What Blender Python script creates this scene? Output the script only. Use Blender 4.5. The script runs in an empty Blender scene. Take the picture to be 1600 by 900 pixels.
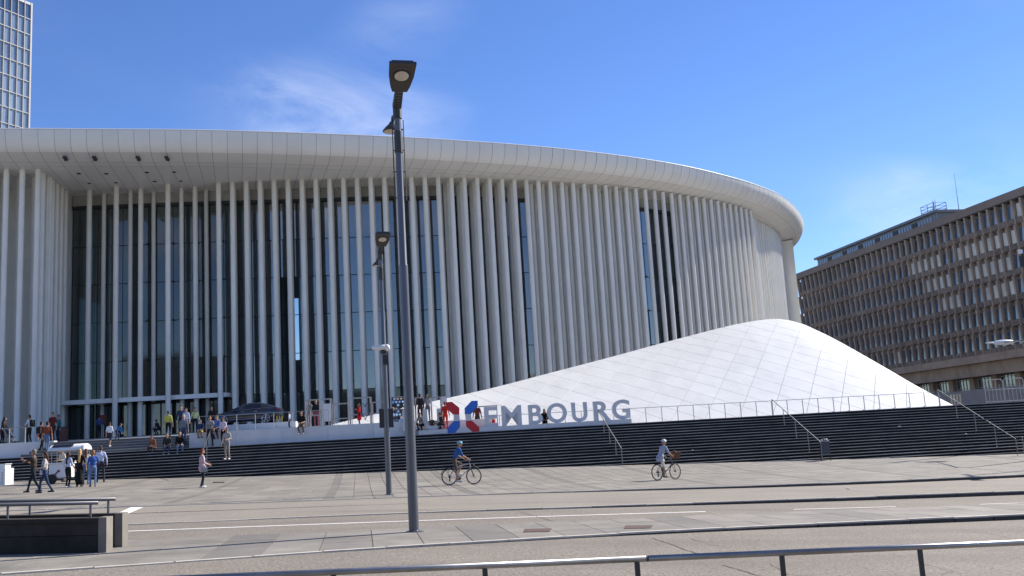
import bpy, bmesh, math, random
import numpy as np
from mathutils import Vector, Matrix
random.seed(7)
rnd = random.Random(11)
SC = bpy.context.scene
COL = SC.collection
rad = math.radians

# ------------------------------------------------------------------ camera
EYE = Vector((0, 0, 1.6))
FPX = 1540.0                                   # focal length in pixels of a 1600 px wide frame
pitch = math.atan(247 / FPX)
roll = math.atan(.0576)
Fw = Vector((0, math.cos(pitch), math.sin(pitch)))
R0 = Vector((1, 0, 0)); U0 = Vector((0, -math.sin(pitch), math.cos(pitch)))
Rt = math.cos(roll) * R0 - math.sin(roll) * U0
Up = math.cos(roll) * U0 + math.sin(roll) * R0
cam_data = bpy.data.cameras.new("camera")
cam = bpy.data.objects.new("camera", cam_data); COL.objects.link(cam)
cam.matrix_world = Matrix(((Rt.x, Up.x, -Fw.x, EYE.x), (Rt.y, Up.y, -Fw.y, EYE.y), (Rt.z, Up.z, -Fw.z, EYE.z), (0, 0, 0, 1)))
cam_data.sensor_width = 36; cam_data.lens = 36 * FPX / 1600
cam_data.clip_start = .1; cam_data.clip_end = 6000
SC.camera = cam

# ------------------------------------------------------------------ sky and sun
SUN_EL = rad(38); SUN_AZ = math.atan2(.82, .574)       # azimuth from +Y towards +X
world = bpy.data.worlds.new("World"); SC.world = world; world.use_nodes = True
wn = world.node_tree.nodes; wl = world.node_tree.links
for n in list(wn): wn.remove(n)
def N(nodes, t, **kw):
    n = nodes.new(t)
    for k, v in kw.items():
        if k.startswith('i_'):
            n.inputs[k[2:].replace('_', ' ')].default_value = v
        else: setattr(n, k, v)
    return n
out = N(wn, 'ShaderNodeOutputWorld'); bg = N(wn, 'ShaderNodeBackground'); bg.inputs['Strength'].default_value = .107
sky = N(wn, 'ShaderNodeTexSky', sky_type='NISHITA', sun_disc=False, sun_elevation=SUN_EL, sun_rotation=SUN_AZ,
        altitude=100, air_density=.9, dust_density=0.0, ozone_density=4.5)
tc = N(wn, 'ShaderNodeTexCoord')
# thin cirrus: soft fibrous noise over the whole dome
hs = N(wn, 'ShaderNodeHueSaturation'); wl.new(sky.outputs[0], hs.inputs['Color']); hs.inputs['Saturation'].default_value = 1.13; hs.inputs['Hue'].default_value = .512
mp = N(wn, 'ShaderNodeMapping'); wl.new(tc.outputs['Generated'], mp.inputs['Vector'])
mp.inputs['Rotation'].default_value = (0, rad(-12), 0); mp.inputs['Scale'].default_value = (1, 1, 2.6); mp.inputs['Location'].default_value = (8.424, 13.675, 13.580)
n1 = N(wn, 'ShaderNodeTexNoise', noise_dimensions='3D'); wl.new(mp.outputs[0], n1.inputs['Vector'])
n1.inputs['Scale'].default_value = 4.2; n1.inputs['Detail'].default_value = 9; n1.inputs['Roughness'].default_value = .60; n1.inputs['Distortion'].default_value = .9
m3 = N(wn, 'ShaderNodeMapping'); wl.new(tc.outputs['Generated'], m3.inputs['Vector']); m3.inputs['Location'].default_value = (5.250, 13.848, 8.680); m3.inputs['Scale'].default_value = (1, 1, 1.8)
n2 = N(wn, 'ShaderNodeTexNoise', noise_dimensions='3D'); wl.new(m3.outputs[0], n2.inputs['Vector'])
n2.inputs['Scale'].default_value = 2.6; n2.inputs['Detail'].default_value = 2
r1 = N(wn, 'ShaderNodeMapRange'); wl.new(n1.outputs['Fac'], r1.inputs[0]); r1.inputs[1].default_value = .36; r1.inputs[2].default_value = .78
r2 = N(wn, 'ShaderNodeMapRange', interpolation_type='SMOOTHSTEP'); wl.new(n2.outputs['Fac'], r2.inputs[0]); r2.inputs[1].default_value = .46; r2.inputs[2].default_value = .80
mm = N(wn, 'ShaderNodeMath', operation='MULTIPLY'); wl.new(r1.outputs[0], mm.inputs[0]); wl.new(r2.outputs[0], mm.inputs[1])
mm2 = N(wn, 'ShaderNodeMath', operation='MULTIPLY'); wl.new(mm.outputs[0], mm2.inputs[0]); mm2.inputs[1].default_value = 1.1
mixc = N(wn, 'ShaderNodeMixRGB'); wl.new(mm2.outputs[0], mixc.inputs[0]); wl.new(hs.outputs[0], mixc.inputs[1]); mixc.inputs[2].default_value = (5.6, 6.0, 7.2, 1)
wl.new(mixc.outputs[0], bg.inputs['Color']); wl.new(bg.outputs[0], out.inputs[0])

sun_data = bpy.data.lights.new("sun", 'SUN'); sun_data.energy = 5.0; sun_data.angle = rad(.53); sun_data.color = (1, .94, .84)
sun = bpy.data.objects.new("sun", sun_data); COL.objects.link(sun)
TO_SUN = Vector((math.sin(SUN_AZ) * math.cos(SUN_EL), math.cos(SUN_AZ) * math.cos(SUN_EL), math.sin(SUN_EL)))
sun.rotation_euler = TO_SUN.to_track_quat('Z', 'Y').to_euler(); sun.location = TO_SUN * 80

SC.view_settings.view_transform = 'Standard'; SC.view_settings.look = 'None'
SC.view_settings.exposure = .72; SC.view_settings.gamma = 1; SC.view_settings.use_curve_mapping = False

# ------------------------------------------------------------------ helpers
def ray(x, y): return Fw + Rt * ((x - 800) / FPX) + Up * ((450 - y) / FPX)
def at(x, y, Y):
    d = ray(x, y); return EYE + d * (Y / d.y)
def atz(x, y, z):
    d = ray(x, y); return EYE + d * ((z - EYE.z) / d.z)
def gz(X, Y):                                   # lie of the land: falls to the right, rises a little towards the stairs
    Xc = max(-70, min(70, X))
    c = float(np.interp(X, [-27, -14, -.5, 14, 31], [.018, .024, .041, .05, .065]))
    t = max(0, min(Y, 62) - 37.5); t = t * t / 24 if t < 12 else t - 6
    return -.041 * Xc + c * 1.07 * t
def atg(x, y):
    d = ray(x, y); a, b = 1.0, 400.0
    for _ in range(50):
        m = (a + b) / 2; q = EYE + d * m
        if q.z > gz(q.x, q.y): a = m
        else: b = m
    return EYE + d * a

MATS = {}
def mat(name, col, rough=.6, metal=0, var=.12, vscale=3.0, bump=0, bscale=40, spec=.5, fine=0, fscale=120, coat=0, trans=None, dirt=None):
    if name in MATS: return MATS[name]
    m = bpy.data.materials.new(name); m.use_nodes = True; MATS[name] = m
    nt = m.node_tree; nd = nt.nodes; lk = nt.links
    p = nd['Principled BSDF']; o = nd['Material Output']
    p.inputs['Roughness'].default_value = rough; p.inputs['Metallic'].default_value = metal
    p.inputs['Specular IOR Level'].default_value = spec
    if coat: p.inputs['Coat Weight'].default_value = coat; p.inputs['Coat Roughness'].default_value = .04
    t = nd.new('ShaderNodeTexCoord'); geo = nd.new('ShaderNodeNewGeometry')
    src = geo.outputs['Position']
    nz = nd.new('ShaderNodeTexNoise'); nz.inputs['Scale'].default_value = vscale; nz.inputs['Detail'].default_value = 6; nz.inputs['Roughness'].default_value = .6
    lk.new(src, nz.inputs['Vector'])
    mr = nd.new('ShaderNodeMapRange'); lk.new(nz.outputs['Fac'], mr.inputs[0]); mr.inputs[1].default_value = .3; mr.inputs[2].default_value = .7
    mr.inputs[3].default_value = 1 - var; mr.inputs[4].default_value = 1 + var
    fac = mr.outputs[0]
    if fine:
        nf = nd.new('ShaderNodeTexNoise'); nf.inputs['Scale'].default_value = fscale; nf.inputs['Detail'].default_value = 3; lk.new(src, nf.inputs['Vector'])
        mf = nd.new('ShaderNodeMapRange'); lk.new(nf.outputs['Fac'], mf.inputs[0]); mf.inputs[1].default_value = .3; mf.inputs[2].default_value = .7
        mf.inputs[3].default_value = 1 - fine; mf.inputs[4].default_value = 1 + fine
        mu = nd.new('ShaderNodeMath'); mu.operation = 'MULTIPLY'; lk.new(fac, mu.inputs[0]); lk.new(mf.outputs[0], mu.inputs[1]); fac = mu.outputs[0]
    oi = nd.new('ShaderNodeObjectInfo')            # slight tone difference from piece to piece
    mo = nd.new('ShaderNodeMapRange'); lk.new(oi.outputs['Random'], mo.inputs[0]); mo.inputs[3].default_value = 1 - var * .45; mo.inputs[4].default_value = 1 + var * .45
    mu2 = nd.new('ShaderNodeMath'); mu2.operation = 'MULTIPLY'; lk.new(fac, mu2.inputs[0]); lk.new(mo.outputs[0], mu2.inputs[1]); fac = mu2.outputs[0]
    vm = nd.new('ShaderNodeVectorMath'); vm.operation = 'SCALE'; vm.inputs[0].default_value = col[:3]; lk.new(fac, vm.inputs['Scale'])
    csock = vm.outputs[0]
    if dirt:                                        # streaks with a shape of their own
        wz = nd.new('ShaderNodeMapping'); wz.inputs['Scale'].default_value = dirt[1]; lk.new(src, wz.inputs['Vector'])
        nd2 = nd.new('ShaderNodeTexNoise'); nd2.inputs['Scale'].default_value = 1; nd2.inputs['Detail'].default_value = 7; lk.new(wz.outputs[0], nd2.inputs['Vector'])
        md = nd.new('ShaderNodeMapRange'); lk.new(nd2.outputs['Fac'], md.inputs[0]); md.inputs[1].default_value = .5; md.inputs[2].default_value = .75
        md.inputs[4].default_value = dirt[2]
        mx = nd.new('ShaderNodeMixRGB'); lk.new(md.outputs[0], mx.inputs[0]); lk.new(csock, mx.inputs[1]); mx.inputs[2].default_value = (*dirt[0], 1); csock = mx.outputs[0]
    lk.new(csock, p.inputs['Base Color'])
    if bump:
        nb = nd.new('ShaderNodeTexNoise'); nb.inputs['Scale'].default_value = bscale; nb.inputs['Detail'].default_value = 4; lk.new(src, nb.inputs['Vector'])
        bp = nd.new('ShaderNodeBump'); bp.inputs['Strength'].default_value = bump; bp.inputs['Distance'].default_value = .02
        lk.new(nb.outputs['Fac'], bp.inputs['Height']); lk.new(bp.outputs[0], p.inputs['Normal'])
    if trans is not None:
        tr = nd.new('ShaderNodeBsdfTransparent'); tr.inputs[0].default_value = (*trans[1], 1)
        ms = nd.new('ShaderNodeMixShader'); ms.inputs[0].default_value = trans[0]
        lk.new(p.outputs[0], ms.inputs[1]); lk.new(tr.outputs[0], ms.inputs[2]); lk.new(ms.outputs[0], o.inputs['Surface'])
    return m

class MB:
    def __init__(s): s.v = []; s.f = []; s.m = []
    def add(s, vs, fs, mi=0):
        b = len(s.v); s.v += [tuple(p) for p in vs]; s.f += [tuple(i + b for i in q) for q in fs]; s.m += [mi] * len(fs)
    def hexa(s, p, mi=0):                           # 4 lower + 4 upper points
        s.add(p, [(3, 2, 1, 0), (4, 5, 6, 7), (0, 1, 5, 4), (1, 2, 6, 5), (2, 3, 7, 6), (3, 0, 4, 7)], mi)
    def box(s, c, sz, rz=0, mi=0, M=None):
        x, y, z = sz[0] / 2, sz[1] / 2, sz[2] / 2; c = Vector(c)
        Rm = M if M is not None else Matrix.Rotation(rz, 3, 'Z')
        s.hexa([c + Rm @ Vector(q) for q in ((-x, -y, -z), (x, -y, -z), (x, y, -z), (-x, y, -z), (-x, -y, z), (x, -y, z), (x, y, z), (-x, y, z))], mi)
    def span(s, a, b, w, h, mi=0, up=(0, 0, 1)):    # square bar from a to b
        a, b = Vector(a), Vector(b); d = (b - a); L = d.length; d.normalize()
        sd = d.cross(Vector(up)); 
        if sd.length < 1e-4: sd = d.cross(Vector((1, 0, 0)))
        sd.normalize(); u = sd.cross(d)
        M = Matrix((sd, d, u)).transposed()
        s.box((a + b) / 2, (w, L, h), mi=mi, M=M)
    def tube(s, pts, r, n=8, mi=0, closed=False):
        pts = [Vector(p) for p in pts]; k = len(pts)
        rr = r if isinstance(r, (list, tuple)) else [r] * k
        rings = []; nrm = None
        for i, p in enumerate(pts):
            if closed: d = pts[(i + 1) % k] - pts[i - 1]
            else: d = pts[min(i + 1, k - 1)] - pts[max(i - 1, 0)]
            d.normalize()
            if nrm is None:
                nrm = d.orthogonal().normalized() if abs(d.z) > .9 else d.cross(Vector((0, 0, 1))).normalized()
            else:
                nrm = (nrm - d * nrm.dot(d)); nrm.normalize()
            b2 = d.cross(nrm)
            rings.append([p + (nrm * math.cos(2 * math.pi * j / n) + b2 * math.sin(2 * math.pi * j / n)) * rr[i] for j in range(n)])
        vs = [q for g in rings for q in g]; fs = []
        for i in range(k if closed else k - 1):
            a = i * n; b = ((i + 1) % k) * n
            for j in range(n): fs.append((a + j, a + (j + 1) % n, b + (j + 1) % n, b + j))
        if not closed: fs += [tuple(range(n - 1, -1, -1)), tuple((k - 1) * n + j for j in range(n))]
        s.add(vs, fs, mi)
    def prism(s, poly, depth, mi=0):                # poly: list of Vector, depth: Vector
        n = len(poly); d = Vector(depth); P = [Vector(q) for q in poly]
        s.add(P + [q + d for q in P], [tuple(range(n - 1, -1, -1)), tuple(range(n, 2 * n))] + [(i, (i + 1) % n, n + (i + 1) % n, n + i) for i in range(n)], mi)
    def ell(s, c, r, n=12, k=8, mi=0, M=None, z0=-1, z1=1):
        c = Vector(c); vs = []; fs = []
        for i in range(k + 1):
            zz = z0 + (z1 - z0) * i / k
            th = math.asin(max(-1, min(1, -math.cos(math.pi * (i / k)) if (z0, z1) == (-1, 1) else zz)))
            for j in range(n):
                ph = 2 * math.pi * j / n
                q = Vector((r[0] * math.cos(th) * math.cos(ph), r[1] * math.cos(th) * math.sin(ph), r[2] * math.sin(th)))
                vs.append(c + (M @ q if M is not None else q))
        for i in range(k):
            for j in range(n): fs.append((i * n + j, i * n + (j + 1) % n, (i + 1) * n + (j + 1) % n, (i + 1) * n + j))
        fs += [tuple(range(n - 1, -1, -1)), tuple(k * n + j for j in range(n))]
        s.add(vs, fs, mi)
    def lathe(s, c, prof, n=20, mi=0, M=None):      # prof: (r, z)
        c = Vector(c); vs = []; fs = []; k = len(prof)
        for r, z in prof:
            for j in range(n):
                q = Vector((r * math.cos(2 * math.pi * j / n), r * math.sin(2 * math.pi * j / n), z)); vs.append(c + (M @ q if M is not None else q))
        for i in range(k - 1):
            for j in range(n): fs.append((i * n + j, i * n + (j + 1) % n, (i + 1) * n + (j + 1) % n, (i + 1) * n + j))
        fs += [tuple(range(n - 1, -1, -1)), tuple((k - 1) * n + j for j in range(n))]
        s.add(vs, fs, mi)
    def mesh(s, name, mats, smooth=False):
        me = bpy.data.meshes.new(name); me.from_pydata(s.v, [], s.f)
        for m_ in (mats if isinstance(mats, (list, tuple)) else [mats]): me.materials.append(m_)
        me.polygons.foreach_set('material_index', s.m)
        if smooth: me.polygons.foreach_set('use_smooth', [True] * len(me.polygons))
        me.update(); return me
    def build(s, name, mats, parent=None, smooth=False, loc=None):
        return link(name, s.mesh(name, mats, smooth), parent, loc)
def link(name, me, parent=None, loc=None):
    o = bpy.data.objects.new(name, me); COL.objects.link(o)
    if parent: o.parent = parent
    if loc is not None: o.location = loc
    return o
def tag(o, label, cat, group=None):
    o['label'] = label; o['category'] = cat
    if group: o['group'] = group
    return o
def struct(o): o['kind'] = 'structure'; return o
def thing(name, label, cat, loc=(0, 0, 0), rz=0, group=None):
    o = bpy.data.objects.new(name, None); COL.objects.link(o); o.location = loc; o.rotation_euler.z = rz
    return tag(o, label, cat, group)
def copy_tree(o, parent=None):
    c = o.copy(); COL.objects.link(c); c.parent = parent
    for ch in list(o.children): copy_tree(ch, c)
    return c
def smooth_by_angle(o, deg=35):
    me = o.data
    me.polygons.foreach_set('use_smooth', [True] * len(me.polygons))
    me.set_sharp_from_angle(angle=rad(deg))

def spline(pts, step):                              # Catmull-Rom, resampled by length
    P = [np.array(p, float) for p in pts]; P = [2 * P[0] - P[1]] + P + [2 * P[-1] - P[-2]]
    res = []
    for i in range(1, len(P) - 2):
        for t in np.linspace(0, 1, 24, endpoint=False):
            a, b, c, d = P[i - 1:i + 3]
            res.append(.5 * (2 * b + (c - a) * t + (2 * a - 5 * b + 4 * c - d) * t * t + (3 * b - a - 3 * c + d) * t ** 3))
    res.append(P[-2]); res = np.array(res)
    L = np.concatenate([[0], np.cumsum(np.linalg.norm(np.diff(res, axis=0), axis=1))])
    n = max(2, int(round(L[-1] / step)) + 1); s = np.linspace(0, L[-1], n)
    return np.stack([np.interp(s, L, res[:, k]) for k in range(res.shape[1])], 1)
def normals(c):                                     # outward (towards the camera, to the right along the curve)
    t = np.gradient(c, axis=0); t /= np.linalg.norm(t, axis=1)[:, None]
    return np.stack([t[:, 1], -t[:, 0]], 1)
def lerp_curve(pts):                                # plan polyline as Y(X)
    xs = [p[0] for p in pts]; ys = [p[1] for p in pts]
    def g(X):
        if X < xs[0]: return ys[0] + (X - xs[0]) * (ys[1] - ys[0]) / (xs[1] - xs[0])
        if X > xs[-1]: return ys[-1] + (X - xs[-1]) * (ys[-1] - ys[-2]) / (xs[-1] - xs[-2])
        return float(np.interp(X, xs, ys))
    return g

# ------------------------------------------------------------------ materials
M_white = mat('white_coated_metal', (.74, .74, .72), .42, var=.05, vscale=1.2, dirt=((.5, .47, .42), (.5, .5, .12), .28))
M_shell = mat('shell_coating', (.665, .655, .635), .45, var=.05, vscale=.8, dirt=((.46, .45, .43), (.9, .25, .5), .3))
M_column = mat('white_column_paint', (.71, .685, .635), .38, var=.06, vscale=.6, dirt=((.52, .48, .40), (1.2, 1.2, .08), .35))
M_soffit = mat('roof_panel', (.73, .705, .655), .42, var=.04, vscale=.5)
M_joint = mat('joint_dark', (.09, .09, .088), .8)
M_glass = mat('dark_glass', (.062, .078, .098), .03, var=.35, vscale=.25, spec=.85, trans=(.36, (.42, .50, .50)))
M_dglass = mat('door_glass', (.082, .098, .094), .05, var=.3, vscale=.4, spec=.55, trans=(.34, (.42, .5, .48)))
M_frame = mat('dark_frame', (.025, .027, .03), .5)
M_conc = mat('grey_concrete', (.36, .35, .33), .85, var=.14, vscale=1.4, bump=.2, bscale=30)
M_inner = mat('hall_interior', (.26, .29, .28), .8, var=.3, vscale=.35)
M_asph = mat('asphalt', (.198, .170, .137), .9, var=.10, vscale=.45, bump=.5, bscale=70, fine=.5, fscale=26, dirt=((.10, .088, .075), (.09, .55, 1), .55))
M_asph2 = mat('asphalt_pale', (.225, .197, .160), .9, var=.09, vscale=.5, bump=.35, bscale=60, fine=.3, fscale=26, dirt=((.12, .105, .09), (.1, .6, 1), .5))
M_slab = mat('paving_stone', (.205, .186, .158), .82, var=.27, vscale=.8, bump=.25, bscale=45, fine=.13, fscale=35, dirt=((.15, .14, .13), (.35, .8, 1), .38))
M_slab2 = mat('paving_stone_dark', (.155, .142, .124), .82, var=.16, vscale=.8, bump=.25, bscale=45, fine=.13, fscale=35)
M_grout = mat('pale_joint', (.36, .33, .29), .9, var=.2, vscale=2)
M_kerb = mat('kerb_granite', (.46, .42, .36), .8, var=.14, vscale=4, fine=.15, fscale=60)
M_kerb_shade = mat('kerb_face_shade', (.05, .046, .042), .85, var=.25, vscale=3)  # kerb front face: its shade is put into this near-black colour
M_paint = mat('road_paint', (.68, .66, .62), .7, var=.16, vscale=5)
M_step = mat('black_granite', (.015, .014, .0135), .8, var=.45, vscale=.9, bump=.1, bscale=20, spec=.12)
M_nose = mat('step_nosing', (.42, .39, .36), .7, var=.3, vscale=1.2, dirt=((.10, .095, .09), (.22, .9, 3), .75))
M_stepg = mat('grey_step_stone', (.13, .128, .125), .75, var=.2, vscale=1)
M_steel = mat('brushed_steel', (.30, .29, .28), .36, metal=1, var=.1)
M_paintsteel = mat('grey_painted_steel', (.30, .30, .30), .42, var=.08)
M_pole = mat('pole_grey', (.14, .14, .152), .36, metal=.45, var=.06)
M_rail = mat('worn_rail_steel', (.33, .32, .31), .33, metal=.8, var=.15, vscale=6, dirt=((.16, .14, .12), (3, 3, 9), .4))
M_poledark = mat('lamp_housing_dark', (.045, .043, .042), .5, var=.1)
M_lens = mat('lamp_lens', (.55, .50, .44), .25, var=.15, vscale=12)
M_rubber = mat('black_rubber', (.018, .018, .018), .7)
M_black = mat('black_plastic', (.02, .02, .022), .45)
M_wallw = mat('white_wall_paint', (.60, .61, .63), .6, var=.05, vscale=.9, dirt=((.42, .41, .40), (1.1, 1.1, .35), .3))
M_lettw = mat('white_letter_paint', (.58, .585, .60), .4, var=.05)
M_red = mat('sign_red', (.52, .012, .02), .4, var=.08)
M_blue = mat('sign_blue', (.022, .13, .52), .4, var=.08)
M_parw = mat('wall_stone_shaded', (.045, .040, .034), .85, var=.3, vscale=2.4, bump=.2, bscale=25, spec=.2)  # darkened to carry the shade on the low wall faces
M_coping = mat('wall_stone_sunlit', (.20, .18, .15), .8, var=.15, vscale=3, bump=.2, bscale=25)  # paler tone carries the sunlight on the low wall ends
M_brown = mat('brown_concrete', (.40, .302, .228), .9, var=.18, vscale=.5, bump=.3, bscale=9, dirt=((.14, .11, .09), (.5, .5, .18), .5))
M_browns = mat('brown_spandrel', (.20, .155, .125), .95, var=.4, vscale=2.2, bump=1, bscale=5)
M_brownf = mat('brown_roof_band', (.23, .18, .15), .85, var=.12, vscale=.4)
M_offglass = mat('office_glass', (.06, .085, .12), .06, var=.5, vscale=.12, spec=1)
M_blind = mat('window_blind', (.62, .60, .53), .7, var=.2, vscale=.4)
M_zinc = mat('zinc_cladding', (.17, .185, .20), .5, var=.15, vscale=.7)
M_towf = mat('tower_frame', (.44, .44, .45), .5, var=.1)
M_towg = mat('tower_glass', (.20, .25, .29), .10, var=.35, vscale=.08, spec=.9)

for m_, v_ in ((M_glass, 2.5), (M_dglass, 1.9), (M_offglass, 1.9), (M_towg, 2.0)): m_.node_tree.nodes['Principled BSDF'].inputs['IOR'].default_value = v_

# ------------------------------------------------------------------ ground, roads, pavements
K1 = lerp_curve([(-40, -4), (-7.09, 13.62), (-2.86, 16.12), (1.21, 18.1), (4.66, 19.5), (10.5, 21.37), (60, 36)])
MD1 = lerp_curve([(-40, 6.5), (-7.27, 18.44), (-2.38, 20.2), (-.28, 20.93), (5.55, 23.1), (12.37, 25.1), (60, 39)])
K3 = lerp_curve([(-40, 9.5), (-8.92, 22.45), (-2.7, 25.05), (6.72, 27.87), (15.22, 30.78), (60, 46)])
MD2 = lerp_curve([(-40, 15.5), (-8, 27.6), (-.3, 30.6), (8.6, 33.9), (19.4, 38.4), (60, 54)])
PLZ = lerp_curve([(-40, 19.5), (-14.67, 28.6), (-8.14, 31.0), (-.4, 34.3), (9.14, 37.68), (21.09, 42.48), (60, 57)])
STA_M = .11
def stair_y(X, k=0): return 57.8 + STA_M * X - .34 * k       # k-th nosing from the top edge
PLAT = 2.55; RISE = .157
def drop(X): return .006 + .115 / (1 + math.exp(-(X - 5) / 3.4))   # kerb upstand grows to the right
XS = [-70, -55, -45, -38, -32, -28] + [x * 1.0 for x in range(-24, 34)] + [36, 40, 46, 54, 62, 70]
def band(name, lo, hi, m, dz=lambda X: 0, n=4):
    mb = MB(); vs = []; fs = []
    for X in XS:
        a, b = lo(X), hi(X)
        ys = [a + (b - a) * j / n for j in range(n + 1)]
        for y in ys: vs.append((X, y, gz(X, y) + dz(X)))
    for i in range(len(XS) - 1):
        for j in range(n):
            a = i * (n + 1) + j; fs.append((a, a + n + 1, a + n + 2, a + 1))
    mb.add(vs, fs); return struct(mb.build(name, m))
mb = MB()                                          # the land under everything, out to the horizon
gx = [-3000, -900, -300, -120, -70, -40, -20, 0, 20, 40, 70, 120, 300, 900, 3000]; gy = [-3000, -900, -300, -100, -40, 0, 20, 43, 50, 56, 62, 70, 90, 150, 300, 900, 3000]
vs = [(x, y, gz(x, y) - .55) for x in gx for y in gy]; k = len(gy)
mb.add(vs, [(i * k + j, (i + 1) * k + j, (i + 1) * k + j + 1, i * k + j + 1) for i in range(len(gx) - 1) for j in range(k - 1)])
struct(mb.build('ground', M_asph2))
band('near_road', lambda X: -30, K1, M_asph, lambda X: -drop(X), n=24)
band('road', MD1, K3, M_asph, lambda X: -drop(X))
band('tram_lane', MD2, PLZ, M_asph2, lambda X: -drop(X) * .9)
def pave_base(name, lo, hi, m, face=True, n=4):
    o = band(name, lo, hi, m, lambda X: -.016, n); return o
plaza = pave_base('plaza', PLZ, lambda X: stair_y(X, 0) - 1, M_grout, n=44)
median = pave_base('median_pavement', K1, MD1, M_grout)
median2 = pave_base('tram_platform', K3, MD2, M_asph2)

def kerb_row(parent, crv, X0, X1, L=1.0, w=.16, name='kerb_stone', hi=.012):
    X = X0
    while X < X1:
        Xe = X + L * rnd.uniform(.93, 1.05); pts = []
        g = .012
        a, b = X + g, Xe - g; t = (crv(b) - crv(a)) / (b - a); nx, ny = -t / math.hypot(1, t), 1 / math.hypot(1, t)
        j = rnd.uniform(-.006, .006)
        mbk = MB()
        def q(X_, off, z): return (X_ + nx * off, crv(X_) + ny * off, gz(X_, crv(X_)) + z + j)
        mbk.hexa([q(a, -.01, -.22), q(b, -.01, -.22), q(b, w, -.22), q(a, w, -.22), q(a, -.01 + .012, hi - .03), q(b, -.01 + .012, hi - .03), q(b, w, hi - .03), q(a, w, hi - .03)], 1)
        mbk.hexa([q(a, -.01 + .012, hi - .03), q(b, -.01 + .012, hi - .03), q(b, w, hi - .03), q(a, w, hi - .03), q(a, .006, hi), q(b, .006, hi), q(b, w, hi), q(a, w, hi)])
        mbk.build(name, [M_kerb, M_kerb_shade], parent); X = Xe
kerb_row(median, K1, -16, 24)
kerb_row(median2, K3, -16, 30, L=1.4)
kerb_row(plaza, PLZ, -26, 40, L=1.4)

def slab_quad(parent, pts, m, name='paving_slab', lift=0.0, sink=.05):
    mbk = MB(); c = sum((Vector((p[0], p[1], 0)) for p in pts), Vector()) / len(pts)
    up = []
    for p in pts:
        up.append(Vector((p[0], p[1], gz(p[0], p[1]) + lift)))
    mbk.hexa([p - Vector((0, 0, sink)) for p in up] + up)
    return mbk.build(name, m, parent)
# median slabs (three courses, every fifth strip dark)
def strip_slabs(parent, lo, hi, X0, X1, w, rows, skew, gap=.007, dark=5):
    i = 0; X = X0
    while X < X1:
        for r in range(rows):
            t0, t1 = r / rows, (r + 1) / rows
            def q(Xb, t):
                y0, y1 = lo(Xb) + .2, hi(Xb) - .03
                y = y0 + (y1 - y0) * t; return (Xb + skew * (y - y0), y)
            gt = gap / max(.5, (hi(X) - lo(X)))
            a, b, c, d = q(X + gap, t0 + gt), q(X + w - gap, t0 + gt), q(X + w - gap, t1 - gt), q(X + gap, t1 - gt)
            slab_quad(parent, (a, b, c, d), M_slab2 if (i % dark == 2) else M_slab, lift=rnd.uniform(-.001, .002))
        X += w; i += 1
strip_slabs(median, K1, MD1, -10.5, 14, .80, 3, -.16)
# plaza slabs: strips that run to the stairs; the nearest and largest are single slabs, the rest one field
cells = []
SK = -.163
strip = 0
Xb = -30.0
while Xb < 42:
    wv = .66 if strip % 8 not in (3,) else .33
    y = 26.0; row = 0
    ph = rnd.uniform(0, 1.2)
    while y < 59.0:
        y1 = y + (1.6 if row else 1.0 + ph * .4)
        g = .011
        a, b = Xb + g, Xb + wv - g
        pts = [(a + SK * (y - 43), y + g), (b + SK * (y - 43), y + g), (b + SK * (y1 - 43), y1 - g), (a + SK * (y1 - 43), y1 - g)]
        cl = []
        for p in pts: cl.append((p[0], min(max(p[1], PLZ(p[0]) + .17), stair_y(p[0], 0) - 1.2)))
        if cl[3][1] - cl[0][1] > .15 and cl[2][1] - cl[1][1] > .15: cells.append((cl, wv < .5))
        y = y1; row += 1
    Xb += wv; strip += 1
def vis(cl):
    X, Y = cl[0]; return Y > 5 and -.56 < X / Y < .55
def top_y(cl): return gz(*cl[0]) < PLAT - RISE * (stair_y(cl[0][0]) - cl[0][1]) / .34 if cl[0][1] > 48 else False
cells = [c for c in cells if not (c[0][0][1] > 48 and PLAT - RISE * (stair_y(c[0][0][0]) - c[0][0][1]) / .34 > gz(*c[0][0]) + .25)]
cells.sort(key=lambda c: c[0][0][1] + (0 if (vis(c[0]) and c[0][0][0] < 4) else 100))
far = MB()
for i, (cl, dk) in enumerate(cells):
    if i < 300: slab_quad(plaza, cl, M_slab2 if dk else M_slab, lift=rnd.uniform(-.001, .0015))
    else:
        up = [Vector((p[0], p[1], gz(*p) + .001)) for p in cl]; far.hexa([p - Vector((0, 0, .04)) for p in up] + up, 1 if dk else 0)
fo = far.build('far_paving_slabs', [M_slab, M_slab2], plaza); fo['kind'] = 'stuff'

def decal(name, parent, quad, m, dz=.004, base=None):
    mbk = MB(); up = [Vector((p[0], p[1], (base(p[0]) if base else 0) + gz(*p) + dz)) for p in quad]
    mbk.hexa([p - Vector((0, 0, .003)) for p in up] + up)
    return mbk.build(name, m, parent)
road = bpy.data.objects['road']
WL = lerp_curve([(-30, 12.9), (-8.28, 20.67), (-5.74, 21.48), (-.3, 23.18), (4.28, 24.59), (9.38, 25.9), (12, 26.5), (30, 32)])
def line_mark(X0, X1, w=.09):
    mbk = MB(); xs = np.linspace(X0, X1, max(2, int((X1 - X0) / .8)))
    for a, b in zip(xs[:-1], xs[1:]):
        p = [(a, WL(a) - w), (b, WL(b) - w), (b, WL(b) + w), (a, WL(a) + w)]
        mbk.add([(x, y, gz(x, y) - drop(x) + .005) for x, y in p], [(0, 1, 2, 3)])
    mbk.build('lane_line', M_paint, road)
line_mark(-24, 4.4)
for a, b in ((6.7, 9.5), (11.9, 14.7), (17, 20)): line_mark(a, b, .07)
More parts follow.
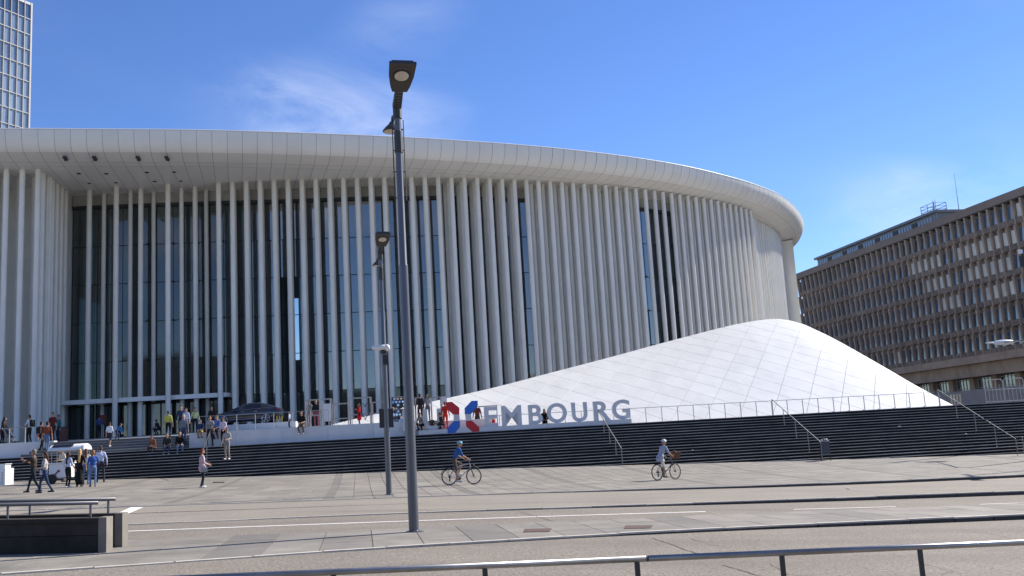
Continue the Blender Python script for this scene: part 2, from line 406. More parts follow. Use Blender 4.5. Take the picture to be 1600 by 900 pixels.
# white tactile patch by the low walls, covers in the paving, patches of repair
p0 = [atg(*q) for q in ((178, 805), (205, 793), (224, 793), (194, 806))]
decal('painted_patch', bpy.data.objects['tram_lane'], [(q.x, q.y) for q in p0], M_paint, .012)
M_rust = mat('rusty_cover', (.085, .045, .036), .8, var=.3, vscale=6)
for (xa, xb, ya, yb) in ((818, 862, 827, 832), (975, 1020, 822, 826.5)):
    q = [atg(xa, yb), atg(xb - 3, yb - .8), atg(xb, ya - .8), atg(xa + 2, ya)]
    decal('access_cover', median, [(v.x, v.y) for v in q], M_rust, .01)
q = [atg(*c) for c in ((333, 753), (350, 753), (351, 754.6), (332, 754.6))]
decal('drain_grate', plaza, [(v.x, v.y) for v in (q[3], q[2], q[1], q[0])], M_black, .006)
M_tar = mat('tar_seam', (.085, .075, .07), .8)
def crack(pts, parent, dz, w=.012):
    P = [atg(*p) for p in pts]; mbk = MB(); rr = random.Random(len(pts) * 7 + int(pts[0][0]))
    fine = []
    for a, b in zip(P[:-1], P[1:]):
        for t in np.linspace(0, 1, 7)[:-1]:
            q = a.lerp(b, t); fine.append(Vector((q.x + rr.uniform(-.02, .02), q.y + rr.uniform(-.03, .03), 0)))
    fine.append(P[-1])
    for a, b in zip(fine[:-1], fine[1:]):
        d = Vector((b.x - a.x, b.y - a.y, 0)); n_ = Vector((-d.y, d.x, 0)).normalized() * w * rr.uniform(.6, 1.3)
        mbk.add([(v.x, v.y, gz(v.x, v.y) - drop(v.x) + dz) for v in (a - n_, b - n_, b + n_, a + n_)], [(0, 1, 2, 3)])
    mbk.build('tar_seam', M_tar, parent)
nr = bpy.data.objects['near_road']
crack([(1020, 837), (1060, 851), (1100, 865)], nr, .005)
crack([(1130, 878), (1165, 888), (1200, 899)], nr, .005)
crack([(1080, 838), (1115, 848), (1135, 851)], nr, .005, .006)
crack([(1495, 820), (1540, 825), (1585, 834)], nr, .005, .006)
crack([(1435, 872), (1490, 885), (1470, 889), (1400, 893)], nr, .005, .006)
crack([(1202, 876), (1232, 892), (1300, 895)], nr, .005, .007)
crack([(810, 798), (830, 803), (850, 808), (865, 813)], road, .005, .012)
crack([(1060, 806), (1063, 803)], road, .005, .012)

# ------------------------------------------------------------------ the long stairs and terrace
stairs = struct(bpy.data.objects.new('stairs', None)); COL.objects.link(stairs)
XL, XR = -66, 66
for k in range(0, 30):
    zt = PLAT - RISE * k
    mb = MB()
    nx, ny = math.sin(math.atan(STA_M)), -math.cos(math.atan(STA_M))
    def e(X, d, z): return (X, stair_y(X, k) + d, z)
    # block: riser (dark), a paler worn nosing strip along the top of the riser and the tread edge
    mb.add([e(XL, 0, zt - RISE - .01), e(XR, 0, zt - RISE - .01), e(XR, 0, zt - .036), e(XL, 0, zt - .036)], [(0, 1, 2, 3)], 0)
    mb.add([e(XL, 0, zt - .036), e(XR, 0, zt - .036), e(XR, -.012, zt - .034), e(XL, -.012, zt - .034)], [(0, 1, 2, 3)], 0)
    mb.add([e(XL, -.012, zt - .034), e(XR, -.012, zt - .034), e(XR, -.012, zt), e(XL, -.012, zt)], [(0, 1, 2, 3)], 1)
    mb.add([e(XL, -.012, zt), e(XR, -.012, zt), e(XR, .07, zt), e(XL, .07, zt)], [(0, 1, 2, 3)], 1)
    mb.add([e(XL, .07, zt), e(XR, .07, zt), e(XR, .36, zt), e(XL, .36, zt)], [(0, 1, 2, 3)], 0)
    mb.build('step', [M_step, M_nose], stairs)
# landing behind the top step
mb = MB()
def ly(X, d): return stair_y(X) + d
mb.add([(-66, ly(-66, .34), PLAT), (66, ly(66, .34), PLAT), (66, 130, PLAT), (-66, 130, PLAT)], [(0, 1, 2, 3)])
struct(mb.build('landing', M_conc))
XW0, XW1 = -18.75, -5.9                           # white wall between upper flight and letters
XLW = -27.2                                        # end of the left white wall
def terrace_z(Y): return 3.33 + max(0, min(1, (Y - 58) / 18.5)) * .70
mb = MB()
for (xa, xb, yo) in ((-66, XLW, 3.0), (XLW, XW0, 2.6), (XW0, XW1 + 1.2, .9)):
    ys = [None, 62, 66, 70, 74, 77, 100]
    for i in range(len(ys) - 1):
        a0 = ly(xa, yo) if ys[i] is None else ys[i]; a1 = ly(xb, yo) if ys[i] is None else ys[i]; b = ys[i + 1]
        mb.add([(xa, a0, terrace_z(a0)), (xb, a1, terrace_z(a1)), (xb, b, terrace_z(b)), (xa, b, terrace_z(b))], [(0, 1, 2, 3)])
mb.add([(XW1 + 1.2, 62, terrace_z(62)), (XW1 + 1.2, 62, PLAT), (XW1 + 1.2, 100, PLAT), (XW1 + 1.2, 100, 4.0)], [(0, 1, 2, 3)])
struct(mb.build('terrace', M_conc))
flight = struct(bpy.data.objects.new('upper_stairs', None)); COL.objects.link(flight)
for k in range(5):
    zt = PLAT + .156 * (k + 1); mb = MB()
    def e2(X, d, z): return (X, ly(X, .9 + .36 * k) + d, z)
    mb.hexa([e2(-27.95 + .28 * k, 0, PLAT - .02), e2(XW0 + .05, 0, PLAT - .02), e2(XW0 + .05, .40, PLAT - .02), e2(-27.95 + .28 * k, .40, PLAT - .02),
             e2(-27.95 + .28 * k, 0, zt), e2(XW0 + .05, 0, zt), e2(XW0 + .05, .40, zt), e2(-27.95 + .28 * k, .40, zt)])
    mb.add([e2(-27.95 + .28 * k, -.004, zt - .03), e2(XW0 + .05, -.004, zt - .03), e2(XW0 + .05, -.004, zt + .002), e2(-27.95 + .28 * k, -.004, zt + .002)], [(0, 1, 2, 3)], 1)
    mb.build('step', [M_stepg, M_conc], flight)

def wall_run(name, label, xa, xb, yo, z0, z1, th, m, cap=.06, seg=2.4):
    o = thing(name, label, 'wall')
    x = xa; n = max(1, int(round((xb - xa) / seg))); w = (xb - xa) / n
    for i in range(n):
        a, b = xa + i * w + .006, xa + (i + 1) * w - .006; mb = MB()
        def q(X, d, z): return (X, ly(X, yo) + d, z)
        mb.hexa([q(a, 0, z0), q(b, 0, z0), q(b, th, z0), q(a, th, z0), q(a, 0, z1), q(b, 0, z1), q(b, th, z1), q(a, th, z1)])
        mb.build('wall_panel', m, o)
    return o
wall_run('terrace_wall', 'long white painted wall above the black stairs, below the dark car', XW0, XW1, .55, PLAT - .02, 3.38, .45, M_wallw)
wall_run('terrace_wall', 'white wall behind the plinth of the big letters, left of the X', XW1 + .01, -1.4, 1.1, PLAT - .02, 3.30, .4, M_wallw)
wall_run('terrace_wall', 'short white wall at the left edge above the stairs, below a railing', -66, XLW + .2, 2.72, PLAT - .02, 3.43, .4, M_wallw, seg=4)

# ------------------------------------------------------------------ concert hall
hall = thing('concert_hall', 'white round concert hall with tall slender columns and a wide curved roof', 'building')
SEAM = [(-62, 63.4), (-46, 65.7), (-35.83, 67.41), (-29.5, 68.65), (-23, 70.0), (-18.6, 71.2), (-14.06, 72.55), (-8.4, 74.4), (-4.5, 75.9), (.58, 78.1), (6, 80.95),
        (11.86, 84.7), (16.5, 88.3), (21.6, 93.2), (25.3, 97.5), (27.9, 101.2), (30.7, 106.5), (33.1, 112.2), (34.7, 117.4), (35.6, 123.5), (35.5, 130), (33.6, 137), (29.5, 143.5), (22, 149)]
ZS = 24.5; ZT = 26.0
SEAM = [(x * (ZS - 1.6) / 22.7, y * (ZS - 1.6) / 22.7) for x, y in SEAM]
seam = spline(SEAM, 1.09); sn = normals(seam)
def wq(X): return .65 + .35 / (1 + math.exp(-(X - 6) / 4))
def inner_w(i):
    X, Y = seam[i]
    if Y > 100: return 5.2
    return float(np.interp(X, [-40, -22, -15, -8, 0, 8, 15, 22, 27], [13, 11.5, 9.6, 8.2, 7.2, 6.8, 6.6, 6.5, 5.6]))
def prof(i):
    o = wq(seam[i][0]); w = inner_w(i)
    fas = [(0, ZS), (o * .34, ZS + .16), (o * .62, ZS + .40), (o * .84, ZS + .74), (o * .96, ZS + 1.12), (o, ZT)]
    lip = [(o, ZT + .012), (o + .03, ZT + .05), (o - .03, ZT + .11), (o - .35, ZT + .13)]
    sof = [[(-.02, ZS), (-.7, ZS - .19), (-1.5, ZS - .30)], [(-1.52, ZS - .302), (-2.4, ZS - .36)], [(-2.42, ZS - .361), (-w * .62, ZS - .39), (-w, ZS - .40)]]
    return fas, lip, sof
def rp(i, t, d, z):                                 # point on the rim between stations i and i+1
    p = seam[i] * (1 - t) + seam[i + 1] * t; n_ = sn[i] * (1 - t) + sn[i + 1] * t
    return (p[0] + n_[0] * d, p[1] + n_[1] * d, z)
def patch(i, pr, g=.010):
    mbk = MB(); L = 1.09; t0, t1 = g / L, 1 - g / L; n = 3
    vs = []; 
    for (d, z) in pr:
        for j in range(n): vs.append(rp(i, t0 + (t1 - t0) * j / (n - 1), d, z))
    fs = []
    for a in range(len(pr) - 1):
        for j in range(n - 1): fs.append((a * n + j, (a + 1) * n + j, (a + 1) * n + j + 1, a * n + j + 1))
    mbk.add(vs, fs); return mbk
i0 = next(i for i in range(len(seam)) if seam[i][0] > -41); i1 = next(i for i in range(len(seam)) if seam[i][1] > 131)
back = MB(); rest = MB(); lipm = MB()
for i in range(len(seam) - 1):
    fas, lip, sof = prof(i)
    for pr, nm in [(fas, 'fascia_panel')] + [(s_, 'soffit_panel') for s_ in sof]:
        if i0 <= i < i1: patch(i, pr).build(nm, M_soffit, hall, smooth=True)
        else:
            q = patch(i, pr); rest.add(q.v, q.f)
    bk = [(d - .02 if z > ZS - .01 else d, z + .025) for (d, z) in list(reversed(sof[0] + sof[1] + sof[2])) + fas[1:]]
    q = patch(i, bk, 0); back.add(q.v, q.f)
    q = patch(i, lip, 0); lipm.add(q.v, q.f)
back.build('roof_joints', M_joint, hall); rest.build('roof_panel_far', M_soffit, hall)
lipm.build('roof_edge_trim', M_white, hall, smooth=True)
mb = MB(); ring = [rp(i, 0, wq(seam[i][0]) - .35, ZT + .13) for i in range(len(seam) - 1)]
ring += [(-62, 149, ZT + .13)]; mb.add(ring, [tuple(range(len(ring)))]); mb.build('roof_deck', M_zinc, hall)
mb = MB(); n = len(seam) - 1                       # inner header between soffit and glass
for i in range(n): pass
# soffit downlights
for (x, y) in ((101, 247), (103, 250.5), (147, 247), (149, 250.5), (215, 247), (217, 250.5), (260, 247), (262, 250.5), (123, 271.5), (166, 271.5), (229.5, 269.5), (272, 269), (139.5, 286.5), (181, 285.5), (241.5, 283.5), (282.5, 283)):
    p = atz(x, y, ZS - .39); mb = MB(); mb.lathe((p.x, p.y, ZS - .42), [(.02, .0), (.13, .0), (.15, .02), (.15, .16)], 16)
    mb.build('downlight', M_black, hall, smooth=False)

# column rows
COLP = [(-23.4, 77.75), (-19.3, 77.95), (-15.25, 78.45), (-10.67, 78.95), (-4.83, 80.12), (-.67, 81.5), (6.16, 84.3), (12.18, 87.65), (17.08, 91.3), (19.89, 93.6), (22.58, 96.4), (24.96, 99.3)]
ccurve = spline(COLP, 1.12); cn = normals(ccurve)
CZ0, CZ1 = 3.6, ZS - .375
mb = MB(); mb.lathe((0, 0, 0), [(.20, 0), (.20, CZ1 - CZ0)], 18)
col_me = mb.mesh('column', M_column, smooth=True); col_me.set_sharp_from_angle(angle=rad(40))
mb = MB(); mb.lathe((0, 0, 0), [(.175, 0), (.175, CZ1 - CZ0)], 14)
col_me2 = mb.mesh('column', M_column, smooth=True); col_me2.set_sharp_from_angle(angle=rad(40))
mb = MB(); mb.lathe((0, 0, 0), [(.215, 0), (.215, .05)], 16); cap_me = mb.mesh('column_collar', M_joint)
def column(x, y, me=None, cap=True):
    o = link('column', me or col_me, hall, (x, y, CZ0))
    return o
for p in ccurve: column(*p)
def px_of(p, z=24.1):
    v = Vector((p[0], p[1], z)) - EYE; return 800 + FPX * v.dot(Rt) / v.dot(Fw)
def behind(i, D, f):                                # a column D metres behind the front row, a fraction f of a bay along as seen from the street
    p, n_ = ccurve[i], cn[i]; t_ = np.array([-n_[1], n_[0]]); k_ = p[0] / p[1]
    c_ = t_[0] - k_ * t_[1]; sh_ = -n_[0] * D + k_ * n_[1] * D
    return p - n_ * D + t_ * ((f * 1.12 * c_ - sh_) / c_)
for i in range(len(ccurve)):
    x = px_of(ccurve[i])
    if 690 < x < 985 or x > 1040:
        column(*behind(i, 1.15,   .34 if x > 820 else -.27)); column(*behind(i, 2.1, .68 if x > 820 else -.52), col_me2)
    elif x < 690 and x > 345: column(*behind(i, 2.3, .14), col_me2)
# recessed right-hand row, ending in a blade wall
REC = spline([(25.4, 101.6), (26.65, 103.9), (28.61, 107.1), (29.92, 109.7), (31.05, 112.4), (32.31, 115.9)], .86)
for p in REC: column(*p)
mb = MB(); a, b = Vector((32.3, 116.9, 0)), Vector((33.95, 116.2, 0))
d = Vector((.28, .96, 0)) * 5
mb.prism([(a.x, a.y, CZ0 - 1), (b.x, b.y, CZ0 - 1), (b.x + d.x, b.y + d.y, CZ0 - 1), (a.x + d.x, a.y + d.y, CZ0 - 1)], (0, 0, CZ1 - CZ0 + 1))
mb.build('blade_wall', M_column, hall)
# entrance: zigzag of columns, and the column block to its left
for (x, y) in ((-33.85, 77.6), (-31.46, 77.1), (-29.86, 78.1), (-27.35, 77.25), (-25.58, 78.6), ): column(x, y)
for (x, y) in ((-33.25, 79.0), (-30.9, 78.6), (-29.3, 79.4), (-26.75, 78.7), (-25.0, 79.6), (-22.6, 79.4)): column(x, y, col_me2)
X = -35.0
for k in range(12): column(X - 1.09 * k, 71.35 - .2 * k)
for k in range(12): column(X - .52 - 1.09 * k, 72.4 - .2 * k); column(X - .15 - 1.09 * k, 73.5 - .2 * k)
for k in range(1, 7): column(-35.02 - .13 * k, 71.35 + 1.04 * k)
mb = MB(); mb.box((-44, 76.2, 14), (16, .3, 21)); mb.box((-36.15, 78.6, 14), (.3, 4.5, 21)); mb.build('wall', M_column, hall)

# glass line
gl = [(-35.9, 79.3), (-34.0, 79.35), (-32, 79.45), (-30, 79.6), (-28, 79.8), (-26, 80.0), (-24, 80.15), (-22.2, 80.25)]
off = np.array([ccurve[i] - cn[i] * 2.75 for i in range(len(ccurve))])
gcurve = spline(gl + [tuple(p) for p in off[2::4]] + [tuple(off[-1])], 2.05)
gn = normals(gcurve)
FLOOR = 4.03; GH = 22.95
zs = [FLOOR + 2.95] + [FLOOR + 2.95 + (GH - FLOOR - 2.95) * k / 5 for k in range(1, 6)]
mb = MB(); mb.box((0, 0, .5), (1, .03, 1)); pane_me = mb.mesh('pane', M_glass)
mb = MB(); mb.box((0, 0, .5), (1, .03, 1)); pane_de = mb.mesh('pane', M_dglass)
mb = MB(); mb.box((0, 0, .5), (.05, .07, 1)); mul_me = mb.mesh('mullion', M_frame)
mb = MB(); mb.box((0, 0, 0), (1, .05, .055)); tra_me = mb.mesh('transom', M_frame)
head = MB(); core = MB()
SLX = at(453, 510, 87.2).x; SLZ0 = at(453, 562, 87.2).z; SLZ1 = at(453, 465, 87.2).z   # a slot of daylight right through the foyer
M_clear = mat('clear_glass', (.02, .025, .03), .03, spec=.5, trans=(.85, (.9, .95, .97)))
mb = MB(); mb.box((0, 0, .5), (1, .03, 1)); pane_ce = mb.mesh('pane', M_clear)
for i in range(len(gcurve) - 1):
    a, b = gcurve[i], gcurve[i + 1]; L = float(np.hypot(*(b - a))); ang = math.atan2(b[1] - a[1], b[0] - a[0]); c = (a + b) / 2
    for k in range(6):
        z0 = FLOOR if k == 0 else zs[k - 1]; z1 = zs[k]
        if k == 0 and c[0] > -22: z0 = 3.2
        o = link('pane', pane_ce if 427 < px_of(c, 10) < 478 and 1 <= k <= 3 else pane_de if (k == 0 or c[0] < -21) else pane_me, hall, (c[0], c[1], z0 + .03)); o.rotation_euler = (rad(rnd.uniform(-.16, .16)), 0, ang + rad(rnd.uniform(-.35, .35))); o.scale = (L - .06, 1, z1 - z0 - .06)
        t_ = link('transom', tra_me, hall, (c[0] + gn[i][0] * .03, c[1] + gn[i][1] * .03, z1)); t_.rotation_euler.z = ang; t_.scale = (L, 1, 1)
    o = link('mullion', mul_me, hall, (a[0], a[1], FLOOR - .4)); o.rotation_euler.z = ang; o.scale = (1, 1, GH - FLOOR + .4)
    nn = gn[i]
    head.span((a[0], a[1], (GH + CZ1) / 2 + .12), (b[0], b[1], (GH + CZ1) / 2 + .12), .3, CZ1 - GH - .1, 0)
    head.span((a[0] + nn[0] * .1, a[1] + nn[1] * .1, GH + .12), (b[0] + nn[0] * .1, b[1] + nn[1] * .1, GH + .12), .35, .24, 1)
    p, q = a - gn[i] * 7, b - gn[i + 1] * 7
    def cw(t0, t1, z0, z1): a_, b_ = p * (1 - t0) + q * t0, p * (1 - t1) + q * t1; core.add([(a_[0], a_[1], z0), (b_[0], b_[1], z0), (b_[0], b_[1], z1), (a_[0], a_[1], z1)], [(0, 1, 2, 3)])
    if p[0] < SLX <= q[0]:
        cw(0, .15, 2, 24.2); cw(.95, 1, 2, 24.2); cw(.15, .95, 2, SLZ0); cw(.15, .95, SLZ1, 24.2)
    else: cw(0, 1, 2, 24.2)
    core.add([(a[0], a[1], FLOOR - .05), (b[0], b[1], FLOOR - .05), (q[0], q[1], FLOOR - .05), (p[0], p[1], FLOOR - .05)], [(0, 1, 2, 3)])
    core.add([(a[0], a[1], 24.15), (p[0], p[1], 24.15), (q[0], q[1], 24.15), (b[0], b[1], 24.15)], [(0, 1, 2, 3)])
head.build('header_beam', [M_conc, M_frame], hall); core.build('foyer', M_inner, hall)
# solid wall behind the recessed row, closing the hall at the right
mb = MB(); rw = spline([tuple(gcurve[-1]), (25.2, 105.2), (27.2, 109.2), (29.3, 113.8), (31.2, 118.5), (30, 126), (20, 138), (0, 146)], 1.5)
for p, q in zip(rw[:-1], rw[1:]): mb.add([(p[0], p[1], 2), (q[0], q[1], 2), (q[0], q[1], 24.2), (p[0], p[1], 24.2)], [(0, 1, 2, 3)])
mb.build('rear_wall', M_conc, hall)
for i in range(3, len(gcurve) - 1, 1):               # glass clamps on the back columns
    for z in zs[:-1]:
        if gcurve[i][0] < -21 or rnd.random() < .5:
            mb = MB(); p = gcurve[i] + gn[i] * .16; mb.box((p[0], p[1], z), (.09, .28, .13)); mb.build('glass_clamp', M_black, hall)
# entrance canopy and door frames
can = MB(); A = Vector((-36.1, 77.05, 6.92)); B = Vector((-23.0, 78.2, 6.92))
can.span(A, B, .35, .34); can.span(A + Vector((0, 0, 0)), A + Vector((.1, 2.3, 0)), .3, .3); can.span(B, B + Vector((-.15, 2.0, 0)), .3, .3)
can.add([(A.x, A.y, 7.0), (B.x, B.y, 7.0), (B.x - .1, B.y + 2.1, 7.0), (A.x, A.y + 2.3, 7.0)], [(0, 1, 2, 3)]); can.build('entrance_canopy', M_white, hall)
for X in np.arange(-35.2, -22.5, 2.05):
    mb = MB(); Yc = 78.75 + (X + 36) * .075
    for dx_ in (-.93, 0, .93): mb.box((X + dx_ + .4, Yc, FLOOR + 1.36), (.09, .12, 2.72))
    mb.box((X + .4, Yc, FLOOR + 2.62), (1.95, .12, .16)); mb.box((X + .4, Yc, FLOOR + .05), (1.95, .12, .1))
    fr = mb.build('door_frame', M_frame, hall)
    for dx_ in (-.46, .46):
        mb = MB(); mb.box((X + dx_ + .4, Yc + .02, FLOOR + 1.32), (.80, .03, 2.42)); mb.build('door_pane', M_dglass, fr)
for (X, Y) in ((-35.3, 77.2), (-33.85, 77.55), (-31.46, 77.05), (-29.86, 78.05), (-27.35, 77.2), (-25.58, 78.55)): pass

# ------------------------------------------------------------------ white shell in front of the hall
shell = thing('white_shell_pavilion', 'smooth white panelled leaf-shaped pavilion rising behind the stairs', 'building')
RD = [(517, 664, 62), (594, 646, 64), (697, 623, 66.8), (776, 605, 69.2), (858, 583.5, 71.7), (948, 560, 74.4), (1014, 542, 76.4), (1080, 524.5, 78.4), (1150, 507, 80.4), (1210, 498.5, 82), (1250, 505, 81.5), (1300, 528, 78.5), (1380, 573, 72), (1440, 608, 67), (1490, 634, 63)]
rpts = [at(*q) for q in RD]
xs_r = [p.x for p in rpts]
for i in range(1, len(xs_r)): xs_r[i] = max(xs_r[i], xs_r[i - 1] + .12)
rspl = spline([(xs_r[i], rpts[i].y, rpts[i].z) for i in range(len(rpts))], .25)
SX0, SX1 = float(rspl[0][0]), float(rspl[-1][0])
def ridge(X):
    return float(np.interp(X, rspl[:, 0], rspl[:, 1])), float(np.interp(X, rspl[:, 0], rspl[:, 2]))
def base(X):
    t = (X - SX0) / (SX1 - SX0); Y = 61.9 + 1.0 * t - 1.1 * math.sin(math.pi * min(1, max(0, t)))
    z = 3.4 + (PLAT - 3.4) * min(1, max(0, (X + 9.5) / 5.0)); return Y, z
def sh(X, Y):
    X = max(SX0, min(SX1, X)); yb, zb = base(X); yr, zr = ridge(X); D = max(.05, yr - yb); v = max(0, min(1, (Y - yb) / D))
    zr = max(zr, zb + .02)
    g = v + .06 * v * (1 - v)
    edge = min(1, (SX1 - X) / 3.0)
    return zb + (zr - zb) * g - .0
def clip(poly, inside, inter):
    res = []
    for i in range(len(poly)):
        a, b = poly[i], poly[(i + 1) % len(poly)]; ia, ib = inside(a), inside(b)
        if ia: res.append(a)
        if ia != ib:
            lo_, hi_ = (a, b) if ia else (b, a)
            for _ in range(24):
                m_ = ((lo_[0] + hi_[0]) / 2, (lo_[1] + hi_[1]) / 2)
                if inside(m_): lo_ = m_
                else: hi_ = m_
            res.append(lo_)
    return res
va, vb = np.array([.70, 1.66]), np.array([1.42, -1.56])
def snorm(X, Y):
    h = .15; return Vector((-(sh(X + h, Y) - sh(X - h, Y)) / (2 * h), -(sh(X, Y + h) - sh(X, Y - h)) / (2 * h), 1)).normalized()
org = np.array([5.0, 66.0])
for i in range(-30, 31):
    for j in range(-30, 31):
        c = org + va * i + vb * j
        if not (SX0 - 3 < c[0] < SX1 + 3 and 58 < c[1] < 86): continue
        g = .012; poly = []
        crn = [c + va * g + vb * g, c + va * (1 - g) + vb * g, c + va * (1 - g) + vb * (1 - g), c + va * g + vb * (1 - g)]
        for q0, q1 in zip(crn, crn[1:] + crn[:1]):
            for t in (0, .25, .5, .75): poly.append(tuple(q0 * (1 - t) + q1 * t))
        for fn in (lambda p: p[0] > SX0 + .05, lambda p: p[0] < SX1 - .02, lambda p: p[1] > base(max(SX0, min(SX1, p[0])))[0], lambda p: p[1] < ridge(max(SX0, min(SX1, p[0])))[0]):
            if poly: poly = clip(poly, fn, None)
        if len(poly) < 3: continue
        area = abs(sum(poly[k][0] * poly[k - 1][1] - poly[k - 1][0] * poly[k][1] for k in range(len(poly)))) / 2
        if area < .03: continue
        cx, cy = sum(p[0] for p in poly) / len(poly), sum(p[1] for p in poly) / len(poly)
        # a fan over an inner ring keeps the panel curved
        mb = MB(); n = len(poly); P = []
        for s_ in (1, .5):
            for p in poly:
                X, Y = cx + (p[0] - cx) * s_, cy + (p[1] - cy) * s_; nn = snorm(X, Y); P.append(Vector((X, Y, sh(X, Y))) + nn * .02)
        P.append(Vector((cx, cy, sh(cx, cy))) + snorm(cx, cy) * .02)
        fs = [(k, (k + 1) % n, n + (k + 1) % n, n + k) for k in range(n)] + [(n + k, n + (k + 1) % n, 2 * n) for k in range(n)]
        low = len(P); P += [Vector((p[0], p[1], sh(*p) - .03)) for p in poly]
        sides = [(low + k, low + (k + 1) % n, (k + 1) % n, k) for k in range(n)]
        sg = sum(poly[k - 1][0] * poly[k][1] - poly[k][0] * poly[k - 1][1] for k in range(n))
        if sg < 0: fs = [tuple(reversed(q)) for q in fs]; sides = [tuple(reversed(q)) for q in sides]
        mb.add(P, fs + sides); o = mb.build('shell_panel', M_shell, shell)
        smooth_by_angle(o, 40)
mb = MB(); NX = 90; NV = 14; vs = []
for i in range(NX + 1):
    X = SX0 + (SX1 - SX0) * i / NX; yb, zb = base(X); yr, zr = ridge(X)
    for j in range(NV + 1):
        Y = yb + (yr - yb) * j / NV; vs.append((X, Y, sh(X, Y) - .012))
    vs.append((X, yr + .6, sh(X, yr) - .25)); vs.append((X, yr + .9, PLAT - .3))
k = NV + 3
mb.add(vs, [(i * k + j, (i + 1) * k + j, (i + 1) * k + j + 1, i * k + j + 1) for i in range(NX) for j in range(k - 1)])
M_shjoint = mat('shell_joint', (.46, .46, .46), .7)
o = mb.build('shell_core', M_shjoint, shell, smooth=True)

# ------------------------------------------------------------------ office block at the right
off_b = thing('office_block', 'long brown concrete office block with rows of narrow windows at right', 'building')
OA = Vector((58.65, 198.9, 0)); OB = Vector((71.8, 133.6, 0)); od = (OB - OA).normalized(); on = Vector((od.y, -od.x, 0))
if on.x > 0: on = -on
BAY = 1.74; NB = 41; OT = 33.0; FH = 3.5
def op(s, d, z): q = OA + od * s + on * d; return Vector((q.x, q.y, z))
obm = Matrix((od, -on, Vector((0, 0, 1)))).transposed()
mb = MB(); Lb = NB * BAY + 30
mb.box(op(Lb / 2, -9.2, 20), (Lb, 17.6, 24), M=obm); mb.build('wall', M_brown, off_b)
mb = MB(); mb.box(op(Lb / 2, -8.6, 32.42), (Lb + .8, 18.6, 1.16), M=obm); mb.build('roof_band', M_brownf, off_b)
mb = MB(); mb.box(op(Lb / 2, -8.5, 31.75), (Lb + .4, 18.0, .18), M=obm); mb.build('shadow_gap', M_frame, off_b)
mb = MB(); mb.box((0, 0, 0), (BAY - .52, .06, 1.95)); wg = mb.mesh('window', M_offglass)
mb = MB(); mb.box((0, 0, 0), (BAY - .52, .06, 1.95)); wb = mb.mesh('window', M_blind)
mb = MB(); mb.box((0, 0, 0), (BAY - .40, .10, .07)); mb.box((0, 0, 1.98), (BAY - .40, .10, .07)); mb.box((-(BAY - .46) / 2, 0, 1), (.06, .1, 2)); mb.box(((BAY - .46) / 2, 0, 1), (.06, .1, 2)); wf = mb.mesh('window_frame', M_zinc)
mb = MB(); mb.add([(-BAY / 2 + .16, 0, 0), (BAY / 2 - .16, 0, 0), (BAY / 2 - .16, -.40, .18), (-BAY / 2 + .16, -.40, .18), (-BAY / 2 + .16, -.46, .95), (BAY / 2 - .16, -.46, .95), (BAY / 2 - .16, 0, 1.05), (-BAY / 2 + .16, 0, 1.05)],
    [(0, 1, 2, 3), (3, 2, 5, 4), (4, 5, 6, 7), (0, 3, 4, 7), (1, 6, 5, 2)]); wsd = mb.mesh('spandrel', M_browns)
mb = MB()
for k in range(6):
    zt = OT - 1.30 - FH * k
    mb.hexa([(-.14, 0, zt - FH + .02), (.14, 0, zt - FH + .02), (.14, -.34, zt - FH + .02), (-.14, -.34, zt - FH + .02), (-.17, 0, zt), (.17, 0, zt), (.17, -.62, zt), (-.17, -.62, zt)])
plm = mb.mesh('pilaster', M_brown)
orot = math.atan2(od.y, od.x)
blinds = {}
rb = random.Random(5)
for k in range(6):
    s_ = 0
    for i in range(NB): blinds[(k, i)] = False
for k, rngs in {0: [(37, 38)], 1: [(22, 27), (29, 37)], 2: [(24, 28), (30, 36)], 3: [(26, 29), (32, 36)], 4: [(40, 41)], 5: [(18, 19)]}.items():
    for a, b in rngs:
        for i in range(a, b): blinds[(k, i)] = True
for i in range(NB):
    for k in range(6):
        zt = OT - 1.78 - FH * k; s_ = (i + .5) * BAY
        o = link('window', wb if blinds[(k, i)] else wg, off_b, op(s_, .03, zt - .98)); o.rotation_euler = (rad(rb.uniform(-.4, .4)), 0, orot + rad(rb.uniform(-.9, .9)))
        fr = link('window_frame', wf, off_b, op(s_, .05, zt - 1.99)); fr.rotation_euler.z = orot
        sp = link('spandrel', wsd, off_b, op(s_, .0, zt - 3.02)); sp.rotation_euler.z = orot
for i in range(NB + 1):
    o = link('pilaster', plm, off_b, op(i * BAY, 0, 0)); o.rotation_euler.z = orot
# overhang, recessed ground floor, plinth wall
mb = MB(); mb.box(op(Lb / 2, -8.4, 10.45), (Lb + .6, 18.2, 1.1), M=obm); mb.build('overhang_band', M_brown, off_b)
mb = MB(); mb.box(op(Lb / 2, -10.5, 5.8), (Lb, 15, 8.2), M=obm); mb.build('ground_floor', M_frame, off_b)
for j in range(16):
    mb = MB(); mb.box(op(4.2 + j * 5.22 + 1, -2.6, 7.4), (1.1, .9, 5.0), M=obm); mb.build('pillar', M_brown, off_b)
    fr = MB()
    for t in range(6): fr.box(op(5.8 + j * 5.22 + t * .78, -2.9, 7.6), (.1, .1, 4.2), M=obm)
    for z in (6.4, 7.7, 8.8): fr.box(op(7.75 + j * 5.22, -2.9, z), (3.9, .1, .1), M=obm)
    fr.build('window_frame', M_towf, off_b)
    pn = MB(); pn.box(op(7.75 + j * 5.22, -2.95, 7.5), (3.9, .05, 4.3), M=obm); pn.build('window', M_offglass, off_b)
mb = MB(); mb.box(op(Lb / 2 + 5, 3.2, 3.4), (Lb + 20, .5, 5.0), M=obm)
tag(mb.build('boundary_wall', mat('grey_render', (.30, .29, .29), .85, var=.15, vscale=.5)), 'plain grey wall in front of the brown office block', 'wall')
